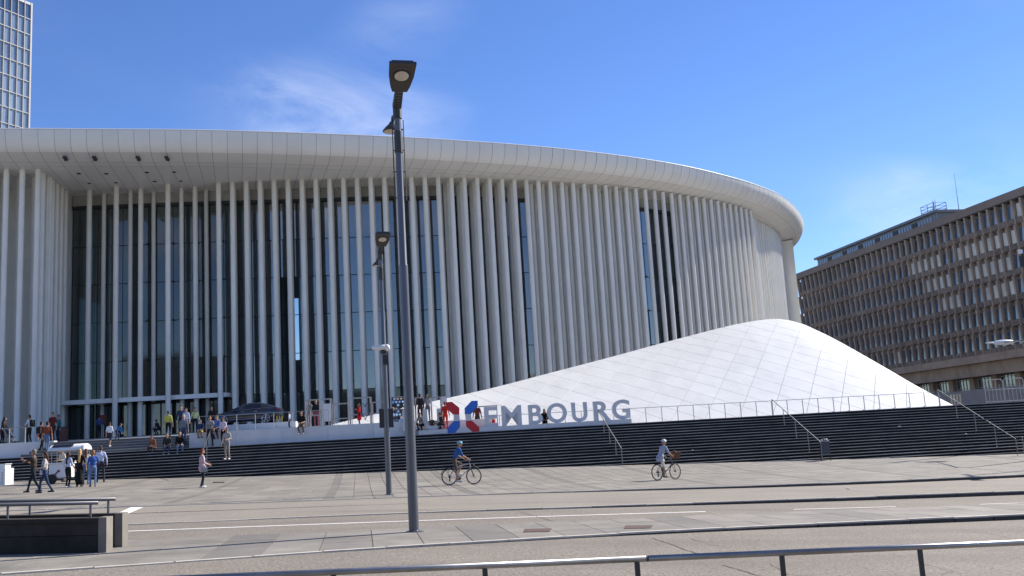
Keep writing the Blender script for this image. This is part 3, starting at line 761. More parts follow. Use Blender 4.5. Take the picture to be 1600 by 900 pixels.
# setback attic
mb = MB(); s0, s1 = .8, 41.0
mb.box(op((s0 + s1) / 2, -8.0, 34.3), (s1 - s0, 8, 2.8), M=obm); at_ = mb.build('attic_wall', M_zinc, off_b)
mb = MB(); mb.box(op((s0 + s1) / 2, -8.0, 35.9), (s1 - s0 + .9, 9, .42), M=obm); mb.build('attic_roof', M_zinc, off_b)
for i in range(47):
    mb = MB(); dk = i % 7 in (5, 6)
    mb.box(op(s0 + .45 + i * .83, -3.97, 34.6), (.62, .06, 1.4), M=obm); mb.build('attic_window', M_frame if dk else M_offglass, off_b)
mb = MB(); c0 = s1 - 4.2                                 # access cage on the attic roof
for ds, dd in ((0, -4.2), (3.6, -4.2), (3.6, -6.5), (0, -6.5), (1.8, -4.2)): mb.tube([op(c0 + ds, dd, 36.0), op(c0 + ds, dd, 37.6)], .06, 6)
for z in (36.5, 37.0, 37.6):
    mb.tube([op(c0, -4.2, z), op(c0 + 3.6, -4.2, z), op(c0 + 3.6, -6.5, z), op(c0, -6.5, z)], .05, 6, closed=True)
for t in range(7): mb.tube([op(c0 + 3.7, -4.0, 33.6 + t * .6), op(c0 + 4.3, -4.0, 33.6 + t * .6)], .04, 5)
for ds in (3.7, 4.3): mb.tube([op(c0 + ds, -4.0, 33.2), op(c0 + ds, -4.0, 37.9)], .045, 6)
mb.build('roof_cage', M_steel, off_b)
mb = MB(); p = op(45.5, -5, 33); mb.tube([p, p + Vector((0, 0, 3.6)), p + Vector((0, 0, 8.2))], [.09, .05, .02], 6); mb.build('antenna', M_zinc, off_b)
for s_ in (9.5, 12.6): 
    mb = MB(); mb.box(op(s_, -7, 36.4), (1.0, 1.2, .7), M=obm); mb.box(op(s_, -7, 36.85), (1.3, 1.4, .16), M=obm); mb.build('roof_vent', M_zinc, off_b)

# ------------------------------------------------------------------ tower behind the roof at the left
tow = thing('office_tower', 'tall glass office tower with pale grid rising behind the roof at left', 'building')
TC = Vector((-95.2, 190, 0)); td = Vector((-.46, -.888, 0)).normalized(); tn = Vector((td.y, -td.x, 0))
if tn.x < 0: tn = -tn
tn = Vector((-td.y, td.x, 0)); tn = tn if tn.dot(Vector((0, -1, 0)) + Vector((.6, 0, 0))) > 0 else -tn
tm = Matrix((td, -tn, Vector((0, 0, 1)))).transposed(); TB = 1.5; TH = 3.35; TT = 97.0
def tp(s, d, z): q = TC + td * s + tn * d; return Vector((q.x, q.y, z))
mb = MB(); mb.box(tp(9, -8, TT / 2 - .3), (18, 15.6, TT - .6), M=tm); mb.build('wall', M_towf, tow)
mb = MB(); mb.box((0, 0, 0), (TB - .13, .06, TH - .22)); tg = mb.mesh('window', M_towg)
mb = MB(); mb.box((0, 0, 0), (TB - .13, .06, TH - .22)); tg2 = mb.mesh('window', M_offglass)
tr_ = math.atan2(td.y, td.x)
for r in range(12):
    for i in range(12):
        o = link('window', tg2 if r == 0 else tg, tow, tp((i + .5) * TB + .12, -.14, TT - .35 - TH * (r + .5))); o.rotation_euler = (rad(rb.uniform(-.5, .5)), 0, tr_ + rad(rb.uniform(-1.2, 1.2)))
for i in range(13):
    mb = MB(); mb.box(tp(i * TB + .12, 0, TT - 21), (.10 if i else .34, .34, 42), M=tm); mb.build('mullion', M_towf, tow)
for r in range(13):
    mb = MB(); mb.box(tp(9, -.02, TT - .3 - TH * r), (18.2, .28, .15 if r else .5), M=tm); mb.build('floor_band', M_towf, tow)

# ------------------------------------------------------------------ block across the street, seen mirrored in the glass
opp = thing('mirrored_block', 'dark stone office block across the street, seen only as reflection in the glass', 'building')
mb = MB(); mb.box((-30, -62, 7), (80, 18, 16)); mb.box((-52, -66, 12), (22, 16, 26)); mb.box((36, -70, 5), (34, 18, 12)); mb.build('wall', M_parw, opp)

# ------------------------------------------------------------------ sign letters
LY = lambda X: stair_y(X) + .42
pl = thing('letter_plinth', 'long low white plinth under the big letters at the top of the stairs', 'plinth')
xa, xb = -5.85, at(987, 658, 58.6).x
nseg = 5
for i in range(nseg):
    a = xa + (xb - xa) * i / nseg + .006; b = xa + (xb - xa) * (i + 1) / nseg - .006; mb = MB()
    mb.hexa([(a, stair_y(a) + .06, PLAT - .01), (b, stair_y(b) + .06, PLAT - .01), (b, stair_y(b) + .95, PLAT - .01), (a, stair_y(a) + .95, PLAT - .01),
             (a, stair_y(a) + .06, PLAT + .25), (b, stair_y(b) + .06, PLAT + .25), (b, stair_y(b) + .95, PLAT + .25), (a, stair_y(a) + .95, PLAT + .25)])
    mb.build('plinth_block', M_lettw, pl)
ldir = Vector((1, STA_M, 0)).normalized(); lnor = Vector((STA_M, -1, 0)).normalized()
def px_to_line(x, y):
    X = 0
    for _ in range(12): X = at(x, y, LY(X)).x
    return X
def letter(ch, x0, x1, hz, label):
    fc = bpy.data.curves.new('tmp', 'FONT'); fc.body = ch; fc.extrude = .09; fc.offset = .022; fc.resolution_u = 6
    to = bpy.data.objects.new('tmp', fc); COL.objects.link(to); dg = bpy.context.evaluated_depsgraph_get()
    me = bpy.data.meshes.new_from_object(to.evaluated_get(dg)); bpy.data.objects.remove(to)
    co = np.array([v.co[:] for v in me.vertices]); mn, mx = co.min(0), co.max(0)
    X0, X1 = px_to_line(x0, 655), px_to_line(x1, 655); W = (X1 - X0) * math.hypot(1, STA_M)
    for v in me.vertices:
        u = (v.co.x - mn[0]) / (mx[0] - mn[0]); w = (v.co.y - mn[1]) / (mx[1] - mn[1]); d = v.co.z / .09
        v.co = ldir * (u * W) + Vector((0, 0, w * hz)) + lnor * (d * .13)
    me.materials.clear(); me.materials.append(M_lettw)
    o = link('sign_letter', me, None, (X0, LY(X0), PLAT + .255)); tag(o, label, 'letter', 'big letters of the sign'); return o
for ch, x0, x1, hh in (('L', 629, 656, 1.22), ('U', 662, 689, 1.2), ('E', 757, 778, 1.14), ('M', 784, 815, 1.16), ('B', 826, 848, 1.13), ('O', 855, 886, 1.16), ('U', 894, 918, 1.13), ('R', 928, 954, 1.13), ('G', 957, 985, 1.16)):
    lab = {'L': 'big white letter L mostly hidden behind the tall lamp post', 'E': 'big white letter E right of the red and blue X', 'M': 'big white letter M between E and B', 'B': 'big white letter B with a dark seated figure at its side',
           'O': 'big white letter O between B and U', 'R': 'big white letter R behind the stair handrail', 'G': 'big white letter G, last of the sign'}.get(ch)
    if ch == 'U': lab = 'big white letter U left of the red and blue X' if x0 < 700 else 'big white letter U between O and R'
    letter(ch, x0, x1, hh, lab)
xl = thing('sign_letter_x', 'tall letter X of red and blue blocks with white bars', 'letter')
def lp(px, py, d=0):
    X = px_to_line(600 + px / 8, 600 + py / 8); q = at(600 + px / 8, 600 + py / 8, LY(X) - .38); return q + lnor * d
for nm, m_, poly in (('red_arm', M_red, [(772, 228), (850, 222), (942, 298), (942, 380), (868, 382), (780, 300)]), ('blue_arm', M_blue, [(1010, 300), (1095, 210), (1172, 208), (1170, 285), (1090, 375), (1012, 375)]),
                     ('blue_arm', M_blue, [(868, 465), (950, 462), (950, 540), (880, 618), (795, 624), (795, 548)]), ('red_arm', M_red, [(1025, 462), (1100, 457), (1190, 540), (1192, 602), (1115, 604), (1030, 532)]),
                     ('white_bar', M_lettw, [(872, 383), (942, 381), (948, 461), (874, 464)]), ('white_bar', M_lettw, [(1016, 376), (1090, 376), (1098, 456), (1026, 461)]), ('white_bar', M_lettw, [(952, 535), (1028, 533), (1108, 603), (885, 616)])):
    mb = MB(); P = [lp(*q) for q in poly]; mb.prism(P if nm != 'x' else P, -lnor * .34); mb.build(nm, m_, xl)

# ------------------------------------------------------------------ handrails and railings
def handrail(top, bot, foot_px, label, npost=4, start_post=True):
    g = atg(*foot_px); Yb = g.y; B = at(bot[0], bot[1], Yb)
    Yt = 58.4; T = at(top[0], top[1], Yt)
    for _ in range(4): Yt = stair_y(T.x) + .35; T = at(top[0], top[1], Yt)
    o = thing('stair_handrail', label, 'handrail', group='handrails on the stairs')
    mb = MB(); mb.tube([T, B], .026, 8); mb.build('rail', M_steel, o)
    for i in range(npost + 1):
        t = i / npost if i < npost else 1
        P = T.lerp(B, t)
        if i == npost: zb = gz(P.x, P.y) - .05
        elif i == 0: zb = PLAT
        else: zb = PLAT - RISE * max(0, math.ceil((stair_y(P.x) - P.y) / .34 - .02))
        mb = MB(); mb.tube([P, (P.x, P.y, min(zb, P.z - .3))], .021, 8); mb.build('post', M_paintsteel if i in (0,) else M_steel, o)
        if 0 < i < npost: mb = MB(); mb.lathe((P.x, P.y, zb), [(.05, .0), (.05, .015), (.03, .02)], 10); mb.build('foot_plate', M_steel, o)
handrail((329.5, 671), (316, 706), (315, 748), 'steel stair handrail behind the red-haired woman', 2)
handrail((934, 641), (971, 701), (971, 727), 'steel stair handrail in front of the letter R')
handrail((1206, 624), (1282, 691), (1284, 720), 'steel stair handrail ending beside the litter bin', 4)
handrail((1465, 609), (1587, 686), (1589, 712), 'steel stair handrail at the right end of the stairs', 4)
def railing(name, label, xa, xb, yo, zb, h, step, r=.018, posts=M_paintsteel, rails=(1.0,)):
    o = thing(name, label, 'railing')
    n_ = int(round((xb - xa) / step))
    for i in range(n_ + 1):
        X = xa + (xb - xa) * i / n_; Y = ly(X, yo); mb = MB(); mb.box((X, Y, zb + h / 2), (.035, .05, h)); mb.build('post', posts, o)
    for f in rails:
        mb = MB(); mb.tube([(xa, ly(xa, yo), zb + h * f), (xb, ly(xb, yo), zb + h * f)], r, 6); mb.build('rail', posts, o)
railing('platform_railing', 'thin steel railing with many posts in front of the white shell', -2.2, 26.6, 2.2, PLAT, .92, 1.0)
railing('wall_railing', 'thin steel railing above the white wall in front of the car', -18.4, -11.1, 1.25, 3.33, .98, 1.04, .016)
railing('wall_railing', 'short steel railing on the white wall at the left edge', -31.5, -28.0, 3.3, 3.36, .95, .9, .016)
# a far stretch at the right frame edge
rr_ = thing('side_railing', 'short horizontal steel rails at the right edge by the stairs', 'railing')
g = atg(1601, 712); mb = MB(); mb.tube([(g.x, g.y, g.z - .05), (g.x, g.y, g.z + 1.0)], .024, 8); mb.build('post', M_steel, rr_)
for z in (.35, .65, .98): mb = MB(); B0 = atg(1589, 712); mb.tube([(B0.x, B0.y, B0.z + z), (g.x + 2, g.y, g.z + z)], .02, 8); mb.build('rail', M_steel, rr_)

# foreground parapet with its handrail
fgp = thing('parapet_handrail', 'steel tube handrail on short posts crossing the near foreground', 'handrail')
RA, RB = at(330, 902, 6.5), at(1660, 845, 7.5)
RA = RA + (RA - RB) * .25
mb = MB(); brk = at(1012, 875.5, RA.y + (RB.y - RA.y) * .55); tb = (brk.x - RA.x) / (RB.x - RA.x)
def onr(t): return RA.lerp(RB, t)
mb.tube([onr(0), onr(tb - .0012)], .0215, 16); mb.build('rail', M_rail, fgp, smooth=True)
mb = MB(); mb.tube([onr(tb + .0012), onr(1.12)], .0215, 16); mb.build('rail', M_rail, fgp, smooth=True)
mb = MB(); mb.tube([onr(tb - .003), onr(tb + .003)], .0205, 16); mb.build('sleeve', M_poledark, fgp)
for x in (520, 757, 995, 1223, 1440):
    t = min(((at(x, 880, onr(tt).y).x - onr(tt).x) ** 2, tt) for tt in np.linspace(0, 1.1, 2000))[1]; P = onr(t)
    mb = MB(); mb.box((P.x, P.y, P.z - .165), (.034, .016, .29), rz=math.atan2(RB.y - RA.y, RB.x - RA.x) + 1.57 * 0); mb.build('post', M_poledark, fgp)
fp = thing('foreground_parapet', 'low stone parapet under the foreground handrail, just in the bottom edge', 'wall')
du = (RB - RA); du.z = 0; du.normalize(); dn = Vector((-du.y, du.x, 0))
n_ = 6
for i in range(n_):
    a, b = onr(-.1 + 1.35 * i / n_), onr(-.1 + 1.35 * (i + 1) / n_); e_ = du * .004; mb = MB()
    lo = [a - dn * .22 + e_, b - dn * .22 - e_, b + dn * .16 - e_, a + dn * .16 + e_]
    mb.hexa([Vector((p.x, p.y, gz(p.x, p.y) - .3)) for p in lo] + [Vector((p.x, p.y, p.z - .30)) for p in lo]); mb.build('parapet_block', M_coping, fp)

# two low walls with rails at left, shade and sun put into their stone colours
def low_wall(name, label, foot, Ltot, h, th, d, rail_h, raillab, rail_end, panel=2.05):
    o = thing(name, label, 'wall'); g = atg(*foot); dirv = Vector((-1, d, 0)).normalized(); nrm = Vector((-dirv.y, dirv.x, 0)); nrm = nrm if nrm.y > 0 else -nrm
    def q(s, t, z): p = Vector((g.x, g.y, 0)) + dirv * s + nrm * t; return Vector((p.x, p.y, gz(p.x, p.y) + z))
    mb = MB(); mb.hexa([q(.13, 0.0, -.2), q(0, 0, -.2), q(0, th, -.2), q(.13, th, -.2), q(.13, 0, h + .01), q(0, 0, h + .01), q(0, th, h + .01), q(.13, th, h + .01)]); mb.build('end_stone', M_coping, o)
    s = .135
    while s < Ltot:
        e = s + panel - .01
        for z0, z1 in ((-.2, h * .5 - .004), (h * .5 + .004, h - .07)):
            mb = MB(); mb.hexa([q(e, .02, z0), q(s, .02, z0), q(s, th - .02, z0), q(e, th - .02, z0), q(e, .02, z1), q(s, .02, z1), q(s, th - .02, z1), q(e, th - .02, z1)]); mb.build('stone_panel', M_parw, o)
        mb = MB(); mb.hexa([q(e, -.01, h - .066), q(s, -.01, h - .066), q(s, th + .01, h - .066), q(e, th + .01, h - .066), q(e, -.01, h), q(s, -.01, h), q(s, th + .01, h), q(e, th + .01, h)]); mb.build('coping_stone', M_parw, o)
        s += panel
    r = thing('low_handrail', raillab, 'handrail'); mb = MB(); mb.tube([q(rail_end, th * .4, h + rail_h), q(Ltot, th * .4, h + rail_h)], .030, 14); mb.build('rail', M_pole, r, smooth=True)
    s = rail_end + .12
    while s < Ltot: mb = MB(); mb.tube([q(s, th * .4, h - .01), q(s, th * .4, h + rail_h)], .02, 10); mb.build('post', M_pole, r); s += 1.32
    return o
low_wall('low_wall', 'front low stone wall coloured shade-dark with a sunlit pale end at lower left', (166, 863.5), 9, .55, .30, -.06, .235, 'front steel rail on the dark low wall at lower left', .18)
low_wall('low_wall', 'rear low stone wall coloured shade-dark with a sunlit pale end, behind the front one', (191, 855), 9, .56, .30, -.06, .24, 'rear steel rail on the second dark low wall at lower left', .16)

# ------------------------------------------------------------------ street lamps
def lamp(foot, label, sign=False, camera_box=False):
    g = atg(*foot); o = thing('street_lamp', label, 'street lamp', g, rad(13), group='street lamps')
    mb = MB(); mb.lathe((0, 0, 0), [(.20, -.15), (.20, .0), (.125, .012), (.098, .03), (.098, 2.0), (.088, 5.2), (.087, 5.21), (.074, 5.24), (.066, 8.45)], 16)
    p = mb.build('pole', M_pole, o); smooth_by_angle(p, 30)
    mb = MB(); mb.lathe((0, 0, 0), [(.155, .0), (.155, .018), (.11, .024)], 18); mb.build('base_plate', M_pole, o)
    mb = MB()
    for sx in (-.115, .115):
        mb.tube([(sx, 0, 6.55), (sx, 0, 8.25)], .011, 6)
        for z in (6.6, 7.15, 7.6, 8.05): mb.tube([(sx, 0, z), (0, 0, z)], .012, 6)
    mb.build('side_rods', M_poledark, o)
    for pr_ in ([(.085, 7.55), (.085, 8.0), (.07, 8.02)], [(.09, 8.28), (.09, 8.62), (.06, 8.66)]): mb = MB(); mb.lathe((0, 0, 0), pr_, 12); mb.build('clamp_ring', M_poledark, o)
    # arm rising towards the street, with its shovel-shaped head
    Mx = Matrix.Rotation(rad(-21), 3, 'X')
    A0 = Vector((0, 0, 8.5))
    def L(x, y, z): return A0 + Mx @ Vector((x, -y, z))
    mb = MB(); mb.hexa([L(-.085, -.05, -.03), L(.085, -.05, -.03), L(.075, .62, -.03), L(-.075, .62, -.03), L(-.085, -.05, .13), L(.085, -.05, .13), L(.075, .62, .10), L(-.075, .62, .10)]); arm = mb.build('arm', M_poledark, o)
    for t in range(6):
        mb = MB(); mb.box(L(0, .1 + t * .085, -.034), (.09, .03, .012), M=Mx); mb.build('cooling_slot', M_pole, arm)
    mb = MB(); out_ = [(-.15, .55), (-.20, .72), (-.245, .98), (-.265, 1.36), (.265, 1.36), (.245, .98), (.20, .72), (.15, .55)]
    mb.prism([L(x, y, -.045) for x, y in out_], Mx @ Vector((0, 0, .06))); mb.prism([L(x * .8, .6 + (y - .55) * .88, .015) for x, y in out_], Mx @ Vector((0, 0, .075))); hd = mb.build('lamp_head', M_poledark, o)
    mb = MB(); mb.lathe(L(0, 1.02, -.05), [(.02, -.022), (.10, -.018), (.155, -.004), (.165, .01)], 22, M=Mx); mb.build('lens', M_lens, hd, smooth=True)
    mb = MB(); mb.lathe(L(0, 1.02, -.05), [(.165, -.008), (.178, -.008), (.178, .01), (.165, .01)], 22, M=Mx); mb.build('lens_ring', M_black, hd)
    mb = MB()
    for dx_ in (-.07, .07): mb.box(L(dx_, 1.25, -.048), (.11, .015, .01), M=Mx); mb.box(L(dx_, 1.21, -.048), (.11, .015, .01), M=Mx)
    mb.build('head_vent', M_pole, hd)
    # small second luminaire on the back
    mb = MB(); mb.tube([(0, .03, 8.25), (-.06, .3, 8.42), (-.06, .44, 8.34)], .035, 8); mb.lathe((-.06, .48, 8.16), [(.20, 0), (.21, .02), (.16, .08), (.08, .16), (.05, .21)], 18); mb.build('rear_lamp', M_poledark, o, smooth=False)
    mb = MB(); mb.lathe((-.06, .48, 8.152), [(.01, 0), (.18, 0), (.18, .012)], 18); mb.build('rear_lens', M_lens, o)
    if sign:
        sg = MB()
        for sx in (-.165, .165): sg.box((sx, 0, 2.63), (.16, .06, .66))
        sg.box((0, 0, 2.95), (.36, .03, .03)); sg.box((0, 0, 2.32), (.36, .03, .03)); sg.build('sign_box', M_black, o)
        sg = MB(); sg.box((0, -.04, 2.97), (.5, .02, .025)); sg.build('sign_trim', M_steel, o)
    if camera_box:
        cb = MB(); cb.tube([(0, 0, 5.02), (-.14, -.03, 5.04)], .03, 8); cb.lathe((.0, 0, 4.9), [(.12, 0), (.13, .05), (.13, .1), (.11, .12)], 12); cb.build('camera_bracket', M_black, o)
        cb = MB(); Mr = Matrix.Rotation(rad(90), 3, 'Y'); cb.lathe((-.42, -.05, 5.12), [(.055, 0), (.075, .02), (.075, .24), (.10, .26), (.10, .44), (.06, .5)], 12, M=Mr); cb.ell((.10, -.05, 5.10), (.12, .12, .13)); cb.build('camera', M_white, o, smooth=True)
        cb = MB(); cb.box((.03, -.04, 4.68), (.17, .16, .34)); cb.build('junction_box', M_black, o)
    return o
lamp((647, 831), 'tall grey street lamp nearest the camera, crossing the whole facade')
lamp((608, 773), 'grey street lamp farther back with a black sign box and white camera', True, True)

g3 = Vector((27.6, 48.6, 0)); g3.z = gz(g3.x, g3.y)
o3 = copy_tree(bpy.data.objects['street_lamp']); o3.location = g3; o3['label'] = 'street lamp outside the right edge whose shadow falls on the plaza kerb'
# ------------------------------------------------------------------ litter bin
g = atg(1291, 719); bn = thing('litter_bin', 'dark grey litter bin overflowing with rubbish at the foot of the stairs', 'bin', g)
M_bin = mat('bin_grey', (.055, .062, .078), .5, var=.1)
mb = MB(); mb.prism([(-.21, -.16, .32), (.21, -.16, .32), (.23, .0, .32), (.21, .18, .32), (-.21, .18, .32), (-.23, 0, .32)], (0, 0, .66)); mb.build('bin_body', M_bin, bn)
for sx in (-.24, .24):
    mb = MB(); mb.box((sx, 0, .5), (.035, .07, 1.02)); mb.build('leg', M_black, bn)
mb = MB(); mb.box((0, 0, .30), (.46, .2, .03)); mb.box((0, 0, 1.0), (.50, .36, .03)); mb.build('bin_rim', M_paintsteel, bn)
mb = MB(); r5 = random.Random(3)
for i in range(14): mb.ell((r5.uniform(-.22, .22), r5.uniform(-.15, .12), 1.02 + r5.uniform(0, .1)), (r5.uniform(.03, .07), r5.uniform(.03, .06), r5.uniform(.025, .05)), 7, 5, i % 3)
mb.build('rubbish', [M_paint, M_black, M_kerb], bn)
mb = MB(); r5 = random.Random(9)
for x, y in ((1386, 716.2), (1389, 716.5), (1299, 719.6), (1405, 666), (1509, 676.8), (1082, 702.3), (1325, 764), (1327, 764.3)):
    k_ = None
    if y < 705:
        best = None
        for k in range(1, 26):
            X = 0
            for _ in range(6): X = at(x, y, stair_y(X, k) + .1).x
            q = Vector((X, stair_y(X, k) + .1, PLAT - RISE * k)); v = q - EYE; yy = 450 - FPX * v.dot(Up) / v.dot(Fw)
            if best is None or abs(yy - y) < best[0]: best = (abs(yy - y), q)
        q = best[1]
    else: q = atg(x, y)
    m1 = MB(); m1.ell((0, 0, .016), (r5.uniform(.05, .10), r5.uniform(.03, .05), .018), 7, 4); 
    tag(m1.build('litter', M_paint, None, loc=q), 'scrap of white paper litter lying at the stairs', 'litter', 'scraps of litter')

# ------------------------------------------------------------------ people
CL = {}
def cloth(c, rough=.85, var=.18): 
    k = ('c', tuple(round(x, 3) for x in c))
    if k not in CL: CL[k] = mat('cloth_%d' % len(CL), c, rough, var=var, vscale=9, bump=.25, bscale=30, spec=.2)
    return CL[k]
SKIN = (.42, .235, .16); SKIN2 = (.20, .10, .065)
M_eye = mat('eye_dark', (.02, .015, .012), .2); M_lip = mat('lip', (.30, .10, .09), .5)
def ik(root, tgt, l1, l2, bend):
    d = tgt - root; L = d.length
    if L > (l1 + l2) * .995: tgt = root + d.normalized() * (l1 + l2) * .995; d = tgt - root; L = d.length
    a = (l1 * l1 - l2 * l2 + L * L) / (2 * L); h = math.sqrt(max(0, l1 * l1 - a * a)); u = d / L
    b = bend - u * bend.dot(u); b = b.normalized() if b.length > 1e-5 else Vector((0, 1, 0))
    return root + u * a + b * h, tgt
WS = bpy.data.scenes.new('workshop')               # scratch scene for shaping meshes, removed at the end
def remesh(prims, vox, it=4):
    mb = MB()
    for p in prims:
        if p[0] == 'c':
            _, a, b, ra, rb_, mi = p; d = (b - a).normalized(); pts = []; rr = []
            for t in (1, .8, .45): pts.append(a - d * ra * t); rr.append(ra * math.sqrt(max(.02, 1 - t * t)))
            pts += [a, a.lerp(b, .5), b]; rr += [ra, (ra + rb_) / 2, rb_]
            for t in (.45, .8, 1): pts.append(b + d * rb_ * t); rr.append(rb_ * math.sqrt(max(.02, 1 - t * t)))
            mb.tube(pts, rr, 10)
        else: mb.ell(p[1], p[2], 14, 10, M=p[3])
    me = mb.mesh('tmp', M_eye); o = bpy.data.objects.new('tmp', me); WS.collection.objects.link(o)
    r_ = o.modifiers.new('r', 'REMESH'); r_.mode = 'VOXEL'; r_.voxel_size = vox
    if it: sm = o.modifiers.new('s', 'SMOOTH'); sm.factor = .5; sm.iterations = it
    WS.view_layers[0].update(); dg = WS.view_layers[0].depsgraph; m2 = bpy.data.meshes.new_from_object(o.evaluated_get(dg))
    bpy.data.objects.remove(o); bpy.data.meshes.remove(me); return m2
def prim_mat(prims, C):
    best = np.full(len(C), 1e9); mi = np.zeros(len(C), int)
    for p in prims:
        if p[0] == 'c':
            a, b = np.array(p[1]), np.array(p[2]); ab = b - a; t = np.clip(((C - a) @ ab) / (ab @ ab), 0, 1)
            d = np.linalg.norm(C - (a + t[:, None] * ab), axis=1) - (p[3] + (p[4] - p[3]) * t); m_ = p[5]
        else:
            q = (C - np.array(p[1])) @ np.array(p[3]); r = np.array(p[2]); d = (np.linalg.norm(q / r, axis=1) - 1) * r.min(); m_ = p[4]
        k = d < best; best[k] = d[k]; mi[k] = m_
    return mi
STAND = ((-.11, .04, 0), (.11, -.03, 0)); HANG = ((-.27, .04, .80), (.27, .04, .80))
def person(label, loc, rz=0, h=1.72, hip=(0, 0, .89), lean=0, feet=STAND, hands=HANG, top=(.3, .3, .3), bottom=(.05, .06, .09), skin=SKIN, hair=(.05, .03, .02), shoe=(.04, .04, .04),
           sleeve='long', legs='long', long_hair=0, skirt=0, jacket=0, fat=1.0, yaw=0, nod=0, sid=0, bald=False, bag=None, helmet=None, group=None, twist=0, vox=.0165, toes=None, cat='person'):
    hip = Vector(hip); l = rad(lean); sp = Vector((math.sin(rad(sid)), math.sin(l), math.cos(l))).normalized()
    xr = Vector((1, 0, 0)); xr = (xr - sp * xr.dot(sp)).normalized(); fw = sp.cross(xr); fw = -fw if fw.y < 0 else fw
    T = Matrix((xr, fw, sp)).transposed()
    tx = Matrix.Rotation(rad(twist), 3, 'Z') @ xr
    P = []
    f = fat
    P.append(('e', hip + sp * .02, (.158 * f, .112 * f, .13), T, 2)); P.append(('e', hip + sp * .20, (.145 * f, .108 * f, .17), T, 1)); P.append(('e', hip + sp * .36, (.168 * f, .118 * f, .165), T, 1))
    sc = hip + sp * .475; P.append(('c', sc - tx * .135, sc + tx * .135, .068, .068, 1))
    hd = (sp * .45 + Vector((0, 0, .55))).normalized(); nk = hip + sp * .50
    P.append(('c', nk, nk + hd * .12, .055, .050, 0))
    hc = nk + hd * .205 + fw * .015
    Mh = Matrix.Rotation(rad(yaw), 3, 'Z') @ Matrix.Rotation(rad(-nod), 3, 'X')
    hf = Mh @ Vector((0, 1, 0)); hx = Mh @ Vector((1, 0, 0)); hu = Mh @ Vector((0, 0, 1))
    P.append(('e', hc, (.072, .090, .115), Mh, 0)); P.append(('e', hc + hf * .035 - hu * .065, (.05, .052, .05), Mh, 0))
    P.append(('c', hc + hf * .088 + hu * .012, hc + hf * .104 - hu * .022, .012, .017, 0))
    for s_ in (-1, 1): P.append(('e', hc + hx * .073 * s_ - hu * .008, (.012, .022, .032), Mh, 0))
    if jacket: P.append(('e', hip - sp * .02, (.185 * f, .14 * f, .20 * jacket), T, 1))
    fing = []
    for i, s_ in enumerate((-1, 1)):
        hj = hip + xr * .088 * s_ - sp * .03; ft = Vector(feet[i]); toe = Vector(toes[i]) if toes else Vector((s_ * .15, 1, 0)); toe.normalize()
        an = ft + Vector((0, 0, .085)) - toe * .03
        kn, an = ik(hj, an, .402, .385, Vector((s_ * .12, 1, .15)))
        P.append(('c', hj, kn, .084 * f, .058, 2))
        P.append(('c', kn, an, .055, .040, 2 if legs == 'long' else 0))
        if legs == 'long': P.append(('c', an + (kn - an) * .15, an, .05, .05, 2))
        fb = an - Vector((0, 0, .045)); P.append(('c', fb - toe * .045, fb + toe * .155, .044, .036, 3))
        sj = sc + tx * .165 * s_; w = Vector(hands[i]); el, w = ik(sj, w, .285, .25, Vector((s_ * .55, -1, -.35)))
        P.append(('c', sj, el, .052 * f, .043, 1)); mid = sj.lerp(el, .72)
        if sleeve == 'short': P.append(('c', mid, el, .041, .040, 0)); P.append(('c', el, w, .040, .027, 0))
        elif sleeve == 'none': P.append(('c', sj, el, .047, .041, 0)); P.append(('c', el, w, .040, .027, 0))
        else: P.append(('c', el, w, .042, .032, 1))
        hdv = (w - el).normalized(); pc = w + hdv * .055
        sidev = hdv.cross(Vector((1, 0, 0)) * s_); sidev = sidev.normalized() if sidev.length > .1 else fw
        pn = hdv.cross(sidev).normalized(); Mp = Matrix((sidev, hdv, pn)).transposed()
        P.append(('e', pc, (.04, .052, .018), Mp, 0)); fing.append((pc, hdv, sidev, pn, s_))
    if skirt:
        kz = hip - Vector((0, 0, .05)); P.append(('c', kz, kz - Vector((0, 0, skirt)), .14 * f, .20 * f, 1 if skirt > 0 else 2))
    S = h / 1.72
    me0 = remesh(P, vox)
    V = np.empty(len(me0.vertices) * 3); me0.vertices.foreach_get('co', V); V = V.reshape(-1, 3)
    FI = np.empty(len(me0.loops), int); me0.loops.foreach_get('vertex_index', FI); FI = FI.reshape(-1, 4); F = [tuple(q) for q in FI.tolist()]; C = V[FI].mean(1)
    mi = prim_mat(P, C); bpy.data.meshes.remove(me0)
    mb = MB(); mb.v = [tuple(v * S) for v in V]; mb.f = F; mb.m = [int(x) for x in mi]
    ex = MB()
    for pc, hdv, sidev, pn, s_ in fing:               # four fingers of different length, slightly curled, and a thumb
        for k, L in enumerate((.068, .078, .073, .056)):
            b0 = pc + hdv * .04 + sidev * (-.028 + .0187 * k); m1 = b0 + hdv * L * .5 + pn * .006; ex.tube([b0, m1, m1 + (hdv * .8 + pn * .6).normalized() * L * .5], [.0095, .009, .007], 6, 0)
        b0 = pc - hdv * .02 + sidev * .034 * 1; ex.tube([b0, b0 + (hdv * .6 + sidev).normalized() * .035, b0 + (hdv + sidev * .6).normalized() * .062], [.011, .0105, .008], 6, 0)
    for s_ in (-1, 1): ex.ell(hc + hf * .083 + hx * .03 * s_ + hu * .018, (.013, .008, .008), 8, 6, 4, M=Mh)
    ex.ell(hc + hf * .088 - hu * .055, (.022, .008, .008), 8, 6, 5, M=Mh)
    b_ = len(mb.v); mb.v += [tuple(Vector(v) * S) for v in ex.v]; mb.f += [tuple(i + b_ for i in q) for q in ex.f]; mb.m += ex.m
    me = mb.mesh('person', [cloth(skin, .6, .08), cloth(top), cloth(bottom), cloth(shoe, .6), M_eye, M_lip], smooth=True)
    o = link('person', me, None, loc); o.rotation_euler.z = rz; tag(o, label, cat, group)
